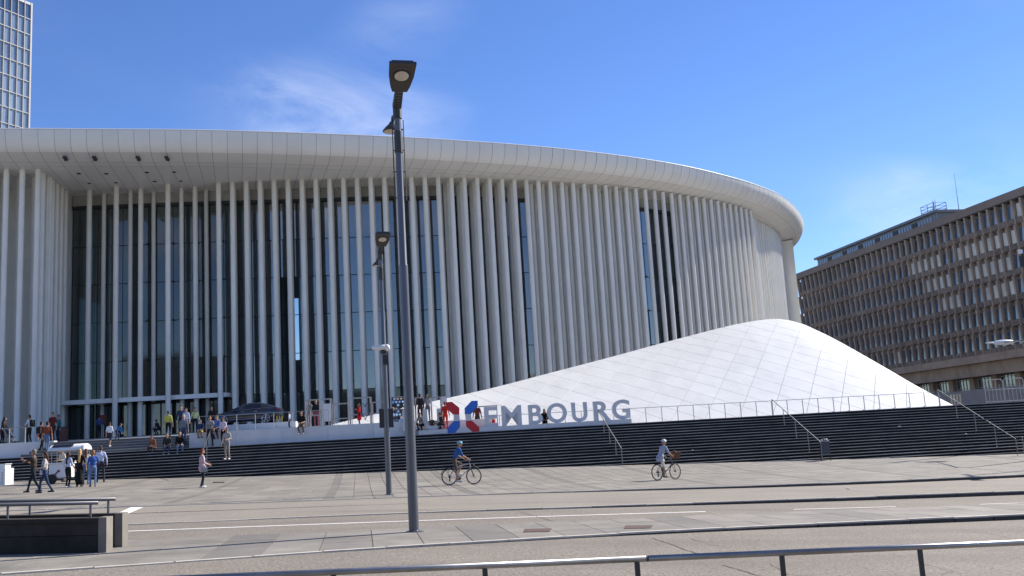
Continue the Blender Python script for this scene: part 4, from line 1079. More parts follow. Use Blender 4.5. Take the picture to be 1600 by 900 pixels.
    if helmet:
        hm = MB(); hm.ell(hc * S + hu * .035, (.098, .122, .10), 18, 8, 0, M=Mh, z0=-.15, z1=.999); hm.tube([(hc * S + Mh @ Vector((.099 * math.cos(t), .123 * math.sin(t), .018))) for t in np.linspace(0, 2 * math.pi, 20)[:-1]], .012, 6, 1, closed=True)
        for k in (-.05, 0, .05): hm.tube([hc * S + Mh @ Vector((k, .09 * math.cos(t) , .036 + .104 * math.sin(t) * math.sqrt(1 - (k / .1) ** 2))) for t in np.linspace(.5, 2.4, 7)], .010, 5, 1)
        ho = hm.build('helmet', [cloth(helmet, .35, .05), cloth(tuple(x * .35 for x in helmet), .5)], o, smooth=True)
    if not bald:
        hp = [('e', hc + hu * .032 - hf * .016, (.080, .092, .100), Mh, 0), ('e', hc - hf * .045 - hu * .03, (.070, .06, .075), Mh, 0)]
        if long_hair:
            hp += [('c', hc - hf * .06 - hu * .02, nk - fw * .10 - sp * long_hair, .065, .055, 0), ('c', hc + hx * .06 - hu * .01, hc + hx * .07 - hu * .17, .03, .026, 0), ('c', hc - hx * .06 - hu * .01, hc - hx * .07 - hu * .17, .03, .026, 0)]
        hm = remesh(hp, .014, 3); hv = MB(); hv.v = [tuple(v.co * S) for v in hm.vertices]; hv.f = [tuple(p.vertices) for p in hm.polygons]; hv.m = [0] * len(hv.f); bpy.data.meshes.remove(hm)
        hv.build('hair', cloth(hair, .6, .35), o, smooth=True)
    if bag == 'backpack':
        bm_ = MB(); c = (hip + sp * .31 - fw * .19) * S; Mb_ = T; bm_.box(c, (.28 * S, .15 * S, .40 * S), M=Mb_); bm_.box(c - (fw * .09 + sp * .06) * S, (.20 * S, .06 * S, .2 * S), M=Mb_)
        for s_ in (-1, 1): bm_.tube([c + (xr * .10 * s_ + sp * .17) * S, (sc + tx * .11 * s_ + sp * .075) * S, (sc + tx * .11 * s_ + fw * .13 - sp * .1) * S, (hip + tx * .15 * s_ + sp * .12) * S], .018, 6)
        x = bm_.build('backpack', cloth((.02, .02, .025)), o); bv = x.modifiers.new('b', 'BEVEL'); bv.width = .03; bv.segments = 2
    elif bag:
        bm_ = MB(); c = Vector(bag[0]) * S; bm_.box(c, (.10, .24, .18)); bm_.tube([c + Vector((0, .1, .08)), (sc + Vector((0, .09, .05))) * S, (sc - tx * .1 + Vector((0, 0, .08))) * S, (sc - Vector((0, .1, 0))) * S, c + Vector((0, -.1, .08))], .009, 6)
        x = bm_.build('bag', cloth(bag[1]), o); bv = x.modifiers.new('b', 'BEVEL'); bv.width = .03; bv.segments = 2
    return o
def face(deg): return rad(deg)                      # 0 looks away from the camera, 180 towards it, 90 to the left
def on_stairs(x, y, d=.17):
    best = None
    for k in range(0, 26):
        X = 0
        for _ in range(8): X = at(x, y, stair_y(X, k) + d).x
        q = Vector((X, stair_y(X, k) + d, PLAT - RISE * k)); v = q - EYE; yy = 450 - FPX * v.dot(Up) / v.dot(Fw)
        if best is None or abs(yy - y) < best[0]: best = (abs(yy - y), q)
    return best[1]
def on_terrace(x, Y):
    q = at(x, 690, Y); q.z = terrace_z(Y); X = q.x
    for _ in range(6):                               # keep the column of pixels, the body centre near eye height
        v = Vector((X, Y, q.z + .9)) - EYE; X += (x - (800 + FPX * v.dot(Rt) / v.dot(Fw))) * Y / FPX
    q.x = X; return q
SITF = ((-.12, .42, -.44), (.12, .40, -.44)); SITH = ((-.16, .26, .16), (.16, .26, .16))
WALK = ((-.09, .32, 0), (.09, -.30, .03))

# on the plaza
person('woman with red hair, pink jacket and dark trousers standing alone on the plaza', atg(316, 762), face(-60), 1.66, top=(.50, .36, .38), bottom=(.02, .022, .03), hair=(.22, .035, .02), shoe=(.75, .73, .7), jacket=1.1, fat=1.12,
       hands=((-.12, .26, 1.05), (.14, .26, 1.0)), feet=((-.10, .06, 0), (.10, -.04, 0)), bag=((.22, .05, .78), (.30, .29, .28)))
person('man in brown shirt walking and holding up a phone', atg(52, 769.5), face(95), 1.80, top=(.06, .045, .035), bottom=(.018, .022, .032), hair=(.20, .15, .11), feet=((-.09, -.26, .02), (.09, .28, 0)), hands=((-.1, .40, 1.30), (.10, .38, 1.25)), sleeve='short', hip=(0, 0, .86))
person('woman in pale top and jeans walking with a white bag beside the man', atg(70, 770.5), face(110), 1.68, top=(.42, .38, .36), bottom=(.03, .05, .10), hair=(.06, .03, .02), long_hair=.10, feet=((-.09, -.26, .02), (.09, .22, 0)), hip=(0, 0, .86), hands=((-.18, .25, 1.02), (.27, .05, .82)), bag=((.2, .10, .84), (.75, .70, .78)))
gp = 'queue at the ice cream cart'
person('girl with long dark hair, pale blue top and black trousers in the cart queue', atg(106, 762), face(-20), 1.60, top=(.40, .48, .62), bottom=(.012, .012, .014), hair=(.05, .02, .018), long_hair=.22, shoe=(.75, .74, .72), sleeve='none', hands=((-.2, .2, .95), (.3, .12, .9)), group=gp)
person('woman with long blond hair dressed in black in the cart queue', atg(124, 760.5), face(10), 1.72, top=(.012, .012, .014), bottom=(.010, .010, .012), hair=(.48, .30, .13), long_hair=.26, hands=((-.2, .3, 1.2), (.28, .02, .85)), skirt=.55, sleeve='none', group=gp)
person('woman in pale blouse half hidden between the blond and denim women', atg(134, 757), face(25), 1.70, top=(.55, .50, .45), bottom=(.10, .16, .28), hair=(.12, .06, .03), long_hair=.08, hands=((-.15, .3, 1.0), (.28, .02, .85)), group=gp)
person('woman in blue denim jacket and jeans with tied-up hair in the queue', atg(145, 760.5), face(30), 1.66, top=(.035, .10, .33), bottom=(.13, .21, .36), hair=(.30, .15, .07), shoe=(.5, .12, .10), hands=((-.12, .3, 1.1), (.2, .28, 1.05)), group=gp)
person('man in pale blue shirt and dark trousers, last in the cart queue', atg(157, 753.5), face(20), 1.80, top=(.46, .50, .68), bottom=(.035, .035, .05), hair=(.06, .04, .03), hands=((-.24, .24, 1.0), (.28, .0, .88)), feet=((-.16, .03, 0), (.16, -.02, 0)), shoe=(.015, .015, .015), group=gp)
person('vendor in cream shirt bending over the ice cream cart', atg(101, 753.0), face(150), 1.74, top=(.55, .52, .44), bottom=(.42, .38, .31), hair=(.35, .32, .28), lean=18, hands=((-.2, .4, 1.08), (.2, .40, 1.08)), group=gp)

# on the stairs
def stair_person(label, x, y, deg, **kw): return person(label, on_stairs(x, y), face(deg), **kw)
stair_person('man in striped shirt and beige trousers standing on the stairs', 355, 719.5, 170, h=1.76, top=(.34, .32, .30), bottom=(.26, .22, .20), hair=(.10, .07, .05), shoe=(.6, .58, .55), hands=((-.16, .28, 1.05), (.28, .06, .86)), feet=((-.14, .05, 0), (.12, -.05, 0)))
gs = 'people sitting on the stairs'
def sitter(label, x, y, deg, **kw):
    q = on_stairs(x, y); return person(label, q, face(deg), hip=(0, -.02, .12), feet=kw.pop('feet', ((-.13, .40, -.314), (.13, .38, -.314))), hands=kw.pop('hands', ((-.12, .36, .22), (.12, .36, .22))), lean=kw.pop('lean', 22), group=gs, **kw)
sitter('person in orange-brown top sitting low on the stairs, leftmost of three', 241, 701, 160, h=1.62, top=(.24, .085, .045), bottom=(.05, .04, .04), hair=(.05, .03, .02))
sitter('person in dark clothes and jeans sitting in the middle of three on the stairs', 262, 700, 190, h=1.7, top=(.03, .03, .035), bottom=(.045, .07, .14), hair=(.07, .05, .04), shoe=(.6, .6, .6))
sitter('person in black jacket and light jeans sitting on the stairs, rightmost of three', 281, 699, 200, h=1.74, top=(.012, .012, .014), bottom=(.17, .23, .34), hair=(.30, .16, .10), shoe=(.7, .7, .7))
def step_up(x, Yo, k):                              # on the upper grey flight
    X = 0
    for _ in range(8): X = at(x, 700, ly(X, .9 + .36 * k) + .18).x
    return Vector((X, ly(X, .9 + .36 * k) + .18, PLAT + .156 * (k + 1)))
CLIMB = ((-.09, .24, .157), (.09, -.16, 0))
person('woman in red top climbing the grey steps beside a man in jeans', step_up(64, 0, 1), face(-15), 1.64, top=(.33, .02, .03), bottom=(.012, .012, .015), hair=(.03, .02, .015), feet=CLIMB, hip=(0, 0, .90), bag='backpack')
person('man in rust-brown shirt and jeans climbing the grey steps', step_up(73, 0, 0), face(10), 1.78, top=(.20, .055, .025), bottom=(.09, .14, .24), hair=(.03, .02, .02), feet=CLIMB, hip=(0, 0, .90), lean=6, sleeve='short')
person('boy in white T-shirt and dark shorts climbing towards the doors', step_up(171, 0, 1), face(0), 1.40, top=(.72, .72, .75), bottom=(.03, .035, .06), legs='short', sleeve='short', shoe=(.6, .6, .6), feet=CLIMB, hip=(0, 0, .90))
person('child in blue jacket leaning forward on the top grey step', step_up(182, 0, 3), face(-40), 1.15, top=(.03, .12, .34), bottom=(.03, .05, .10), lean=40, feet=CLIMB, hip=(0, 0, .88), hands=((-.15, .5, .75), (.15, .5, .75)))
person('girl in yellow top with her back turned at the top of the grey steps', step_up(263, 0, 3), face(10), 1.62, top=(.50, .48, .10), bottom=(.015, .015, .018), hair=(.05, .03, .02), sleeve='short')
person('man in grey hooded top standing beside the end of the white wall', step_up(287, 0, 0), face(190), 1.76, top=(.17, .18, .21), bottom=(.06, .08, .14), hair=(.42, .30, .22))

# on the terrace
def terr(label, x, Y, deg, **kw): return person(label, on_terrace(x, Y), face(deg), **kw)
terr('person in dark coat pushing a pushchair at the left edge', 3, 58.2, -80, h=1.68, top=(.03, .025, .022), bottom=(.03, .012, .015), hair=(.02, .015, .012), lean=14, long_hair=.1, hands=((-.18, .42, .98), (.18, .42, .98)))
terr('man in pale blue shirt with black backpack standing above the left wall', 46, 59.4, 80, h=1.74, top=(.40, .48, .58), bottom=(.012, .012, .015), hair=(.03, .02, .018), bag='backpack', sleeve='short', hands=((-.18, .34, 1.05), (.18, .34, 1.05)))
terr('tall man in dark red shirt standing by the columns left of the doors', 82, 60.4, 175, h=1.84, top=(.10, .015, .018), bottom=(.02, .025, .04), hair=(.06, .045, .04), sleeve='short')
terr('person in teal top standing behind the man in dark red', 91, 62, 150, h=1.70, top=(.03, .16, .16), bottom=(.02, .03, .05), hair=(.04, .03, .02))
terr('man in blue jacket in front of a hall door', 155, 76.2, 30, h=1.76, top=(.035, .07, .17), bottom=(.02, .022, .035), hair=(.03, .02, .02))
terr('dark-clothed person squatting low by the entrance doors', 249, 74, 80, h=1.7, hip=(0, 0, .42), feet=((-.14, .22, 0), (.14, .2, 0)), hands=((-.16, .42, .5), (.16, .42, .5)), lean=25, top=(.015, .015, .018), bottom=(.015, .015, .018))
terr('man in dark blue jacket and black trousers standing at the wall end', 283, 62.5, 200, h=1.84, top=(.022, .035, .075), bottom=(.012, .012, .014), hair=(.03, .025, .02))
terr('woman in pale blue top partly hidden beside the man in dark blue', 291, 60.6, 170, h=1.62, top=(.42, .47, .66), bottom=(.04, .05, .08), hair=(.04, .03, .02))
terr('woman in yellow-green vest with a dark strap standing behind the wall', 305, 63.5, 185, h=1.70, top=(.46, .50, .26), bottom=(.015, .015, .018), hair=(.02, .015, .012), sleeve='short', bag=((.2, .1, .85), (.02, .02, .02)))
terr('person in black standing behind the railing near the car', 331, 64, 190, h=1.72, top=(.012, .012, .015), bottom=(.015, .015, .02))
def wall_sit(label, x, deg, **kw):
    X = 0
    for _ in range(8): X = at(x, 672, ly(X, .62)).x
    return person(label, Vector((X, ly(X, .66), 3.38)), face(deg), hip=(0, .04, .11), feet=((-.12, .26, -.42), (.12, .24, -.42)), hands=kw.pop('hands', ((-.12, .3, .2), (.12, .3, .2))), lean=kw.pop('lean', 10), group='people sitting on the white wall', **kw)
wall_sit('child in dark blue top and mustard trousers sitting on the white wall', 314, 180, h=1.35, top=(.02, .045, .12), bottom=(.22, .16, .06), hair=(.04, .03, .02))
wall_sit('man in blue shirt sitting on the white wall below the car', 340, 170, h=1.74, top=(.10, .17, .42), bottom=(.02, .022, .05), hair=(.05, .03, .02))
wall_sit('man in black T-shirt and brown trousers sitting alone on the white wall', 472, 180, h=1.72, top=(.012, .012, .014), bottom=(.11, .085, .055), sleeve='short', shoe=(.6, .58, .55), hair=(.03, .025, .02), hands=((-.1, .34, .24), (.1, .34, .24)))
person('man in grey T-shirt bending in front of the white wall', Vector((at(328, 690, 56.1).x, ly(at(328, 690, 56.1).x, .22), PLAT)), face(200), 1.78, top=(.24, .235, .235), bottom=(.015, .018, .03), hair=(.03, .02, .02), lean=24, sleeve='short', feet=((-.15, .2, 0), (.15, -.2, 0)), hands=((-.2, .4, .8), (.2, .42, .75)))
person('woman in white top and magenta cardigan leaning on the white wall', Vector((at(350, 690, 56.3).x, ly(at(350, 690, 56.3).x, .24), PLAT)), face(165), 1.62, top=(.62, .55, .62), bottom=(.012, .012, .014), hair=(.06, .03, .03), sleeve='short', hands=((-.2, .25, .95), (.26, .1, .85)))
terr('small child in white and navy standing at the end of the railing', 452, 58.9, 100, h=1.05, top=(.60, .62, .68), bottom=(.02, .03, .07), hair=(.02, .015, .01))
terr('person in patterned clothes standing inside the metal frames', 483, 60.5, 160, h=1.70, top=(.26, .25, .25), bottom=(.22, .20, .21), hair=(.03, .02, .02))
terr('person in dark top and pink trousers standing inside the metal frames', 494, 60.0, 190, h=1.68, top=(.015, .015, .02), bottom=(.25, .08, .12), hair=(.02, .015, .012))
terr('girl in red dress and black leggings standing on the white wall', 561, 58.7, 120, h=1.28, top=(.52, .015, .025), bottom=(.012, .012, .014), hair=(.10, .05, .03), skirt=.30, long_hair=.06, hands=((-.16, .3, 1.2), (.26, .05, .8)))
def plinth_p(label, x, deg, dy=.6, z=PLAT + .25, **kw):
    X = 0
    for _ in range(8): X = at(x, 655, stair_y(X) + dy).x
    return person(label, Vector((X, stair_y(X) + dy, z)), face(deg), **kw)
SQ = dict(hip=(0, 0, .34), feet=((-.14, .24, 0), (.14, .22, 0)), hands=((-.16, .40, .42), (.16, .40, .42)), lean=22)
plinth_p('person in grey hoodie squatting beside the big letter U left of the X', 659, 150, .25, h=1.6, top=(.22, .22, .22), bottom=(.02, .02, .025), hair=(.015, .012, .01), **SQ)
plinth_p('child squatting inside the big letter U', 675, 180, .8, h=1.2, top=(.05, .06, .07), bottom=(.06, .05, .04), **SQ)
plinth_p('person in dark clothes crouching between the letters U and X', 692, 120, .3, h=1.5, top=(.03, .025, .025), bottom=(.015, .015, .018), **SQ)
plinth_p('person with dark backpack standing behind the letter U', 657, 20, 1.9, z=3.33, h=1.7, top=(.10, .06, .05), bottom=(.05, .03, .03), bag='backpack')
plinth_p('woman in grey top standing behind the letter U', 669, 170, 2.0, z=3.33, h=1.66, top=(.30, .29, .29), bottom=(.10, .10, .12), long_hair=.1)
plinth_p('man in bright red overalls standing just left of the X', 696, 175, .8, h=1.62, top=(.40, .03, .02), bottom=(.55, .035, .015), hair=(.03, .02, .015), skin=SKIN2)
plinth_p('child in red sitting inside the big letter E', 772, 120, .75, h=1.1, top=(.45, .02, .02), bottom=(.3, .02, .02), hip=(0, 0, .12), feet=((-.1, .45, 0), (.1, .48, 0)), hands=((-.1, .3, .2), (.1, .3, .2)), lean=8)
plinth_p('person all in black sitting between the letters B and O', 851, 180, .7, h=1.62, top=(.010, .010, .012), bottom=(.010, .010, .012), hair=(.01, .01, .01), hip=(0, 0, .13), feet=((-.14, .3, -.15), (.14, .3, -.15)), hands=((-.12, .34, .25), (.12, .34, .25)), long_hair=.2, lean=14, skirt=.05)
plinth_p('person in dark red standing behind the metal frame right of the X', 746, 170, 2.3, z=PLAT, h=1.75, top=(.12, .03, .025), bottom=(.03, .02, .02))

# ------------------------------------------------------------------ bicycles and riders
def bicycle(label, rear_px, front_px, frame_col, basket=False, rack=False):
    a, b = atg(*rear_px), atg(*front_px); d = b - a; d.z = 0; ang = math.atan2(d.y, d.x)
    o = thing('bicycle', label, 'bicycle', (a + b) / 2, ang); o.rotation_euler = (0, math.atan2(-(b.z - a.z), d.length), ang)
    WB = .54; R = .345; Mfr = mat('bike_frame_' + label[:6], frame_col, .35, metal=.3, var=.05); Mc = M_black
    for s_ in (-1, 1):
        w = MB(); w.tube([(s_ * WB + (R - .018) * math.cos(t), 0, R + (R - .018) * math.sin(t)) for t in np.linspace(0, 2 * math.pi, 37)[:-1]], .020, 8, closed=True); wh = w.build('wheel', M_rubber, o, smooth=True)
        w = MB(); w.tube([(s_ * WB + (R - .044) * math.cos(t), 0, R + (R - .044) * math.sin(t)) for t in np.linspace(0, 2 * math.pi, 37)[:-1]], .010, 6, closed=True); w.build('rim', M_steel, wh)
        w = MB()
        for k in range(18):
            t = 2 * math.pi * k / 18; w.tube([(s_ * WB + .02 * math.cos(t + 1.2), .02 * (-1) ** k, R + .02 * math.sin(t + 1.2)), (s_ * WB + (R - .045) * math.cos(t), 0, R + (R - .045) * math.sin(t))], .0022, 3)
        sp = w.build('spokes', M_steel, wh); sp['kind'] = 'stuff'
        w = MB(); w.tube([(s_ * WB, -.05, R), (s_ * WB, .05, R)], .026, 10); w.build('hub', M_black, wh)
    BBk = Vector((-.10, 0, .29)); ST = Vector((-.27, 0, .80)); HT = Vector((.36, 0, .86)); HB = Vector((.41, 0, .70)); RA_ = Vector((-WB, 0, R)); FA = Vector((WB, 0, R))
    f = MB(); f.tube([BBk, ST], .017, 8); f.tube([ST - Vector((-.015, 0, .06)), HT], .017, 8); f.tube([BBk, HB], .020, 8); f.tube([HT, HB], .022, 8)
    for y in (-.05, .05): f.tube([BBk + Vector((0, y * .5, 0)), RA_ + Vector((0, y, 0))], .010, 6); f.tube([ST - Vector((0, 0, .06)) + Vector((0, y * .4, 0)), RA_ + Vector((0, y, 0))], .010, 6)
    f.build('frame', Mfr, o)
    f = MB()
    for y in (-.045, .045): f.tube([HB + Vector((0, y, 0)), HB + Vector((.06, y, -.18)), FA + Vector((0, y, 0))], .012, 6)
    f.build('fork', Mfr if not rack else M_black, o)
    f = MB(); f.tube([HT, HT + Vector((-.02, 0, .14))], .014, 8); f.tube([HT + Vector((-.14, -.29, .18)), HT + Vector((-.03, -.2, .19)), HT + Vector((.03, 0, .14)), HT + Vector((-.03, .2, .19)), HT + Vector((-.14, .29, .18))], .012, 8); f.build('handlebar', M_steel, o)
    f = MB(); f.tube([ST, ST + Vector((-.03, 0, .12))], .013, 8); f.build('seat_post', M_steel, o)
    f = MB(); f.ell(ST + Vector((-.10, 0, .145)), (.12, .085, .035)); f.ell(ST + Vector((.04, 0, .145)), (.12, .03, .025)); f.build('saddle', M_black, o, smooth=True)
    f = MB(); f.lathe(BBk, [(.09, -.06), (.095, -.055), (.095, -.045), (.09, -.04)], 20, M=Matrix.Rotation(rad(90), 3, 'X')); f.build('chainring', M_black, o)
    for s_, t in ((-1, rad(-75)), (1, rad(105))):
        e = BBk + Vector((.17 * math.cos(t), s_ * .075, .17 * math.sin(t))); f = MB(); f.tube([BBk + Vector((0, s_ * .07, 0)), e], .011, 6); f.box(e + Vector((0, s_ * .05, 0)), (.09, .09, .02)); f.build('crank', M_black, o)
    f = MB(); f.tube([BBk + Vector((0, -.05, .09)), RA_ + Vector((0, -.05, .04))], .006, 5); f.tube([BBk + Vector((0, -.05, -.09)), RA_ + Vector((0, -.05, -.05))], .006, 5); f.lathe(RA_ + Vector((0, -.05, 0)), [(.045, -.02), (.05, 0), (.03, .02)], 14, M=Matrix.Rotation(rad(90), 3, 'X')); f.box(RA_ + Vector((.0, -.05, -.12)), (.05, .03, .14)); f.build('chain', M_black, o)
    if rack:
        f = MB()
        for y in (-.06, .06): f.tube([(-.32, y, .74), (-.80, y, .73)], .008, 6); f.tube([(-.62, y, .73), (-WB, y, R)], .006, 5); f.tube([(-.74, y, .73), (-WB, y, R)], .006, 5)
        for x in (-.45, -.6, -.76): f.tube([(x, -.06, .735), (x, .06, .735)], .006, 5)
        f.build('luggage_rack', M_black, o)
        for s_ in (-1, 1):
            f = MB(); f.tube([(s_ * WB + (R + .035) * math.cos(t), 0, R + (R + .035) * math.sin(t)) for t in (np.linspace(.6, 2.9, 12) if s_ < 0 else np.linspace(.9, 2.3, 9))], .016, 6); f.build('mudguard', M_black, o)
        f = MB(); f.ell((.53, 0, .78), (.05, .04, .045)); f.build('head_light', M_black, o, smooth=True)
    if basket:
        f = MB(); M_wick = mat('wicker', (.13, .055, .025), .85, var=.4, vscale=30, bump=1, bscale=60)
        c = Vector((.60, 0, .86)); f.hexa([c + Vector(q) for q in ((-.11, -.15, 0), (.11, -.15, 0), (.11, .15, 0), (-.11, .15, 0), (-.15, -.2, .27), (.15, -.2, .27), (.15, .2, .27), (-.15, .2, .27))]); bk = f.build('basket', M_wick, o)
        f = MB(); f.tube([c + Vector(q) for q in ((-.15, -.2, .275), (.15, -.2, .275), (.15, .2, .275), (-.15, .2, .275))], .016, 6, closed=True)
        f.ell(c + Vector((.0, .02, .29)), (.09, .12, .07)); f.build('basket_rim', M_wick, bk)
    return o
def rider(label, bike, **kw):                       # rider's forward (+y) is the bicycle's +x
    M = bike.matrix_basis; q = M @ Vector((-.30, 0, 0))
    P_ = {'feet': ((-.11, .24, .37), (.11, .10, .07)), 'hands': ((-.25, .50, 1.04), (.25, .50, 1.04)), 'hip': (0, 0, 1.0), 'lean': 27}
    P_.update(kw); return person(label, q, bike.rotation_euler.z - math.pi / 2, toes=((0, 1, -.15), (0, 1, -.15)), **P_)
bk1 = bicycle('silver and black touring bicycle with rear rack, ridden on the plaza', (702, 758.3), (741, 756.8), (.42, .42, .43), rack=True)
rider('cyclist in blue T-shirt, brown shorts and turquoise helmet', bk1, h=1.76, top=(.035, .10, .27), bottom=(.10, .075, .06), legs='short', sleeve='short', shoe=(.5, .48, .46), helmet=(.20, .50, .55), bald=True, yaw=0, nod=6)
bk2 = bicycle('grey bicycle with a brown wicker front basket, ridden on the plaza', (1024, 751.2), (1059.5, 748.8), (.16, .15, .14), basket=True)
rider('cyclist in grey shirt, white trousers and white helmet', bk2, h=1.68, top=(.34, .36, .42), bottom=(.62, .60, .56), legs='short', sleeve='short', shoe=(.05, .03, .03), helmet=(.72, .72, .70), bald=True, lean=30, jacket=1.1, nod=4)

# ------------------------------------------------------------------ dark car on its display plinth
M_car = mat('car_paint_navy', (.010, .014, .030), .22, metal=.3, var=.05, coat=1)
M_cglass = mat('car_glass', (.012, .014, .018), .05, spec=.8)
M_chrome = mat('chrome', (.65, .65, .66), .18, metal=1)
M_tail = mat('tail_light_red', (.30, .01, .012), .2)
YC = 66.5
wp = at(413.5, 662, YC); zpl = wp.z
fpx = at(334, 650, YC).x; rpx = at(441, 650, YC).x; LC = rpx - fpx; ks = LC / 4.9
car = thing('parked_car', 'dark blue fastback car displayed on a low plinth by the columns', 'car', ((fpx + rpx) / 2, YC, zpl), math.pi + math.atan(.08))
car.scale = (ks, ks, ks)
# stations: x (front +), bottom, sill/bumper, belt height, half width
ST_ = [(2.45, .30, .62, .30), (2.36, .22, .72, .66), (2.05, .19, .82, .86), (1.45, .18, .93, .93), (.75, .18, .99, .95), (-.2, .18, 1.02, .95), (-1.2, .18, 1.06, .95), (-1.9, .20, 1.09, .91), (-2.30, .27, 1.06, .80), (-2.45, .38, .92, .62)]
mb = MB(); rings = []
for (x, zb, zt, w) in ST_:
    rings.append([(x, -w * .84, zb), (x, -w, zb + .22), (x, -w, zt - .22), (x, -w * .93, zt - .05), (x, -w * .72, zt), (x, 0, zt + .03), (x, w * .72, zt), (x, w * .93, zt - .05), (x, w, zt - .22), (x, w, zb + .22), (x, w * .84, zb)])
n_ = len(rings[0]); vs = [p for r in rings for p in r]
fs = [(i * n_ + j, i * n_ + j + 1, (i + 1) * n_ + j + 1, (i + 1) * n_ + j) for i in range(len(rings) - 1) for j in range(n_ - 1)] + [tuple(range(n_)), tuple(reversed(range((len(rings) - 1) * n_, len(rings) * n_)))] + [(i * n_ + n_ - 1, i * n_, (i + 1) * n_, (i + 1) * n_ + n_ - 1) for i in range(len(rings) - 1)]
mb.add(vs, fs); body = mb.build('body', M_car, car); sb = body.modifiers.new('s', 'SUBSURF'); sb.levels = 2; sb.render_levels = 2; smooth_by_angle(body, 80)
GS = [(1.12, .98, .01, .74), (.55, 1.02, .30, .73), (.05, 1.03, .455, .70), (-.45, 1.05, .49, .69), (-.95, 1.07, .44, .68), (-1.5, 1.08, .27, .66), (-2.05, 1.08, .03, .62)]
mb = MB(); rings = []
for (x, zb, hh, w) in GS:
    ti = w - hh * .34
    rings.append([(x, -w - .10, zb - .06), (x, -w - .03, zb), (x, -ti - .02, zb + hh * .86), (x, -ti + .12, zb + hh), (x, 0, zb + hh + .02), (x, ti - .12, zb + hh), (x, ti + .02, zb + hh * .86), (x, w + .03, zb), (x, w + .10, zb - .06)])
n_ = len(rings[0]); mb.add([p for r in rings for p in r], [(i * n_ + j, i * n_ + j + 1, (i + 1) * n_ + j + 1, (i + 1) * n_ + j) for i in range(len(rings) - 1) for j in range(n_ - 1)])
cab = mb.build('cabin', M_car, car); sb = cab.modifiers.new('s', 'SUBSURF'); sb.levels = 2; sb.render_levels = 2; smooth_by_angle(cab, 80)
for s_ in (-1, 1):
    def gp_(x, f):
        xs = [g_[0] for g_ in GS][::-1]; zb = np.interp(x, xs, [g_[1] for g_ in GS][::-1]); hh = np.interp(x, xs, [g_[2] for g_ in GS][::-1]); w = np.interp(x, xs, [g_[3] for g_ in GS][::-1]); ti = w - hh * .34
        return (x, s_ * ((w + .085) * (1 - f) + (ti + .075) * f), zb + hh * .86 * f)
    for xa_, xb_ in ((.92, .02), (-.06, -.92), (-.98, -1.72)):
        mb = MB(); xs = np.linspace(xa_, xb_, 7); mb.add([gp_(x, .05) for x in xs] + [gp_(x, .88) for x in xs], [(i, i + 1, 8 + i, 7 + i) for i in range(6)]); mb.build('side_window', M_cglass, car)
    mb = MB(); mb.tube([gp_(x, .93) for x in np.linspace(.95, -1.85, 14)] + [gp_(x, 0) for x in np.linspace(-1.85, .95, 10)], .011, 5, closed=True); mb.build('window_trim', M_chrome, car)
    mb = MB(); mb.tube([(1.2, s_ * .955, .36), (-1.1, s_ * .965, .36)], .016, 5); mb.build('sill_trim', M_chrome, car)
    mb = MB(); mb.box((-2.28, s_ * .66, .93), (.24, .34, .10)); mb.build('tail_light', M_tail, car)
    mb = MB(); mb.ell((2.2, s_ * .66, .70), (.18, .16, .07)); mb.build('headlight', M_cglass, car)
    mb = MB(); mb.box((.78, s_ * 1.05, 1.06), (.2, .16, .12)); mb.build('wing_mirror', M_car, car)
    for dxx in (.18, -.72):
        mb = MB(); mb.box((dxx, s_ * .965, .88), (.20, .03, .03)); mb.build('door_handle', M_chrome, car)
    for xw in (1.50, -1.42):
        Mr = Matrix.Rotation(rad(90), 3, 'X')
        mb = MB(); mb.lathe((xw, s_ * .86, .355), [(.28, -.12), (.35, -.10), (.362, -.03), (.362, .03), (.35, .10), (.28, .12)], 28, M=Mr); wh = mb.build('wheel', M_rubber, car, smooth=True)
        mb = MB(); yy = s_ * .985; mb.tube([(xw + .272 * math.cos(t), yy, .355 + .272 * math.sin(t)) for t in np.linspace(0, 2 * math.pi, 25)[:-1]], .018, 6, closed=True)
        for k in range(5):
            for dt in (-.16, .16):
                t = 2 * math.pi * k / 5 + .3; mb.tube([(xw + .05 * math.cos(t), yy, .355 + .05 * math.sin(t)), (xw + .265 * math.cos(t + dt), yy, .355 + .265 * math.sin(t + dt))], .019, 5)
        mb.lathe((xw, yy, .355), [(.06, -.02), (.06, .02)], 12, M=Mr); mb.build('rim', M_chrome, wh)
pt = thing('car_plinth', 'low grey display plinth under the dark blue car', 'plinth')
xa_, xb_ = at(338, 665, YC - 1.3).x, at(462, 662, YC - 1.3).x
for i in range(4):
    a = xa_ + (xb_ - xa_) * i / 4 + .006; b = xa_ + (xb_ - xa_) * (i + 1) / 4 - .006; mb = MB(); y0 = YC - 1.25; y1 = YC + 1.4
    mb.hexa([(a, y0, terrace_z(y0) - .1), (b, y0, terrace_z(y0) - .1), (b, y1, terrace_z(y0) - .1), (a, y1, terrace_z(y0) - .1), (a, y0, zpl), (b, y0, zpl), (b, y1, zpl), (a, y1, zpl)]); mb.build('plinth_panel', M_wallw, pt)
yb_ = thing('yellow_barrier', 'small yellow posts behind the rear wheel of the car', 'barrier')
for x in (433, 437, 441):
    q = at(x, 661, YC - .95); mb = MB(); mb.box((q.x, q.y, zpl + .2), (.07, .05, .42)); mb.build('post', mat('yellow_paint', (.55, .38, .02), .6), yb_)

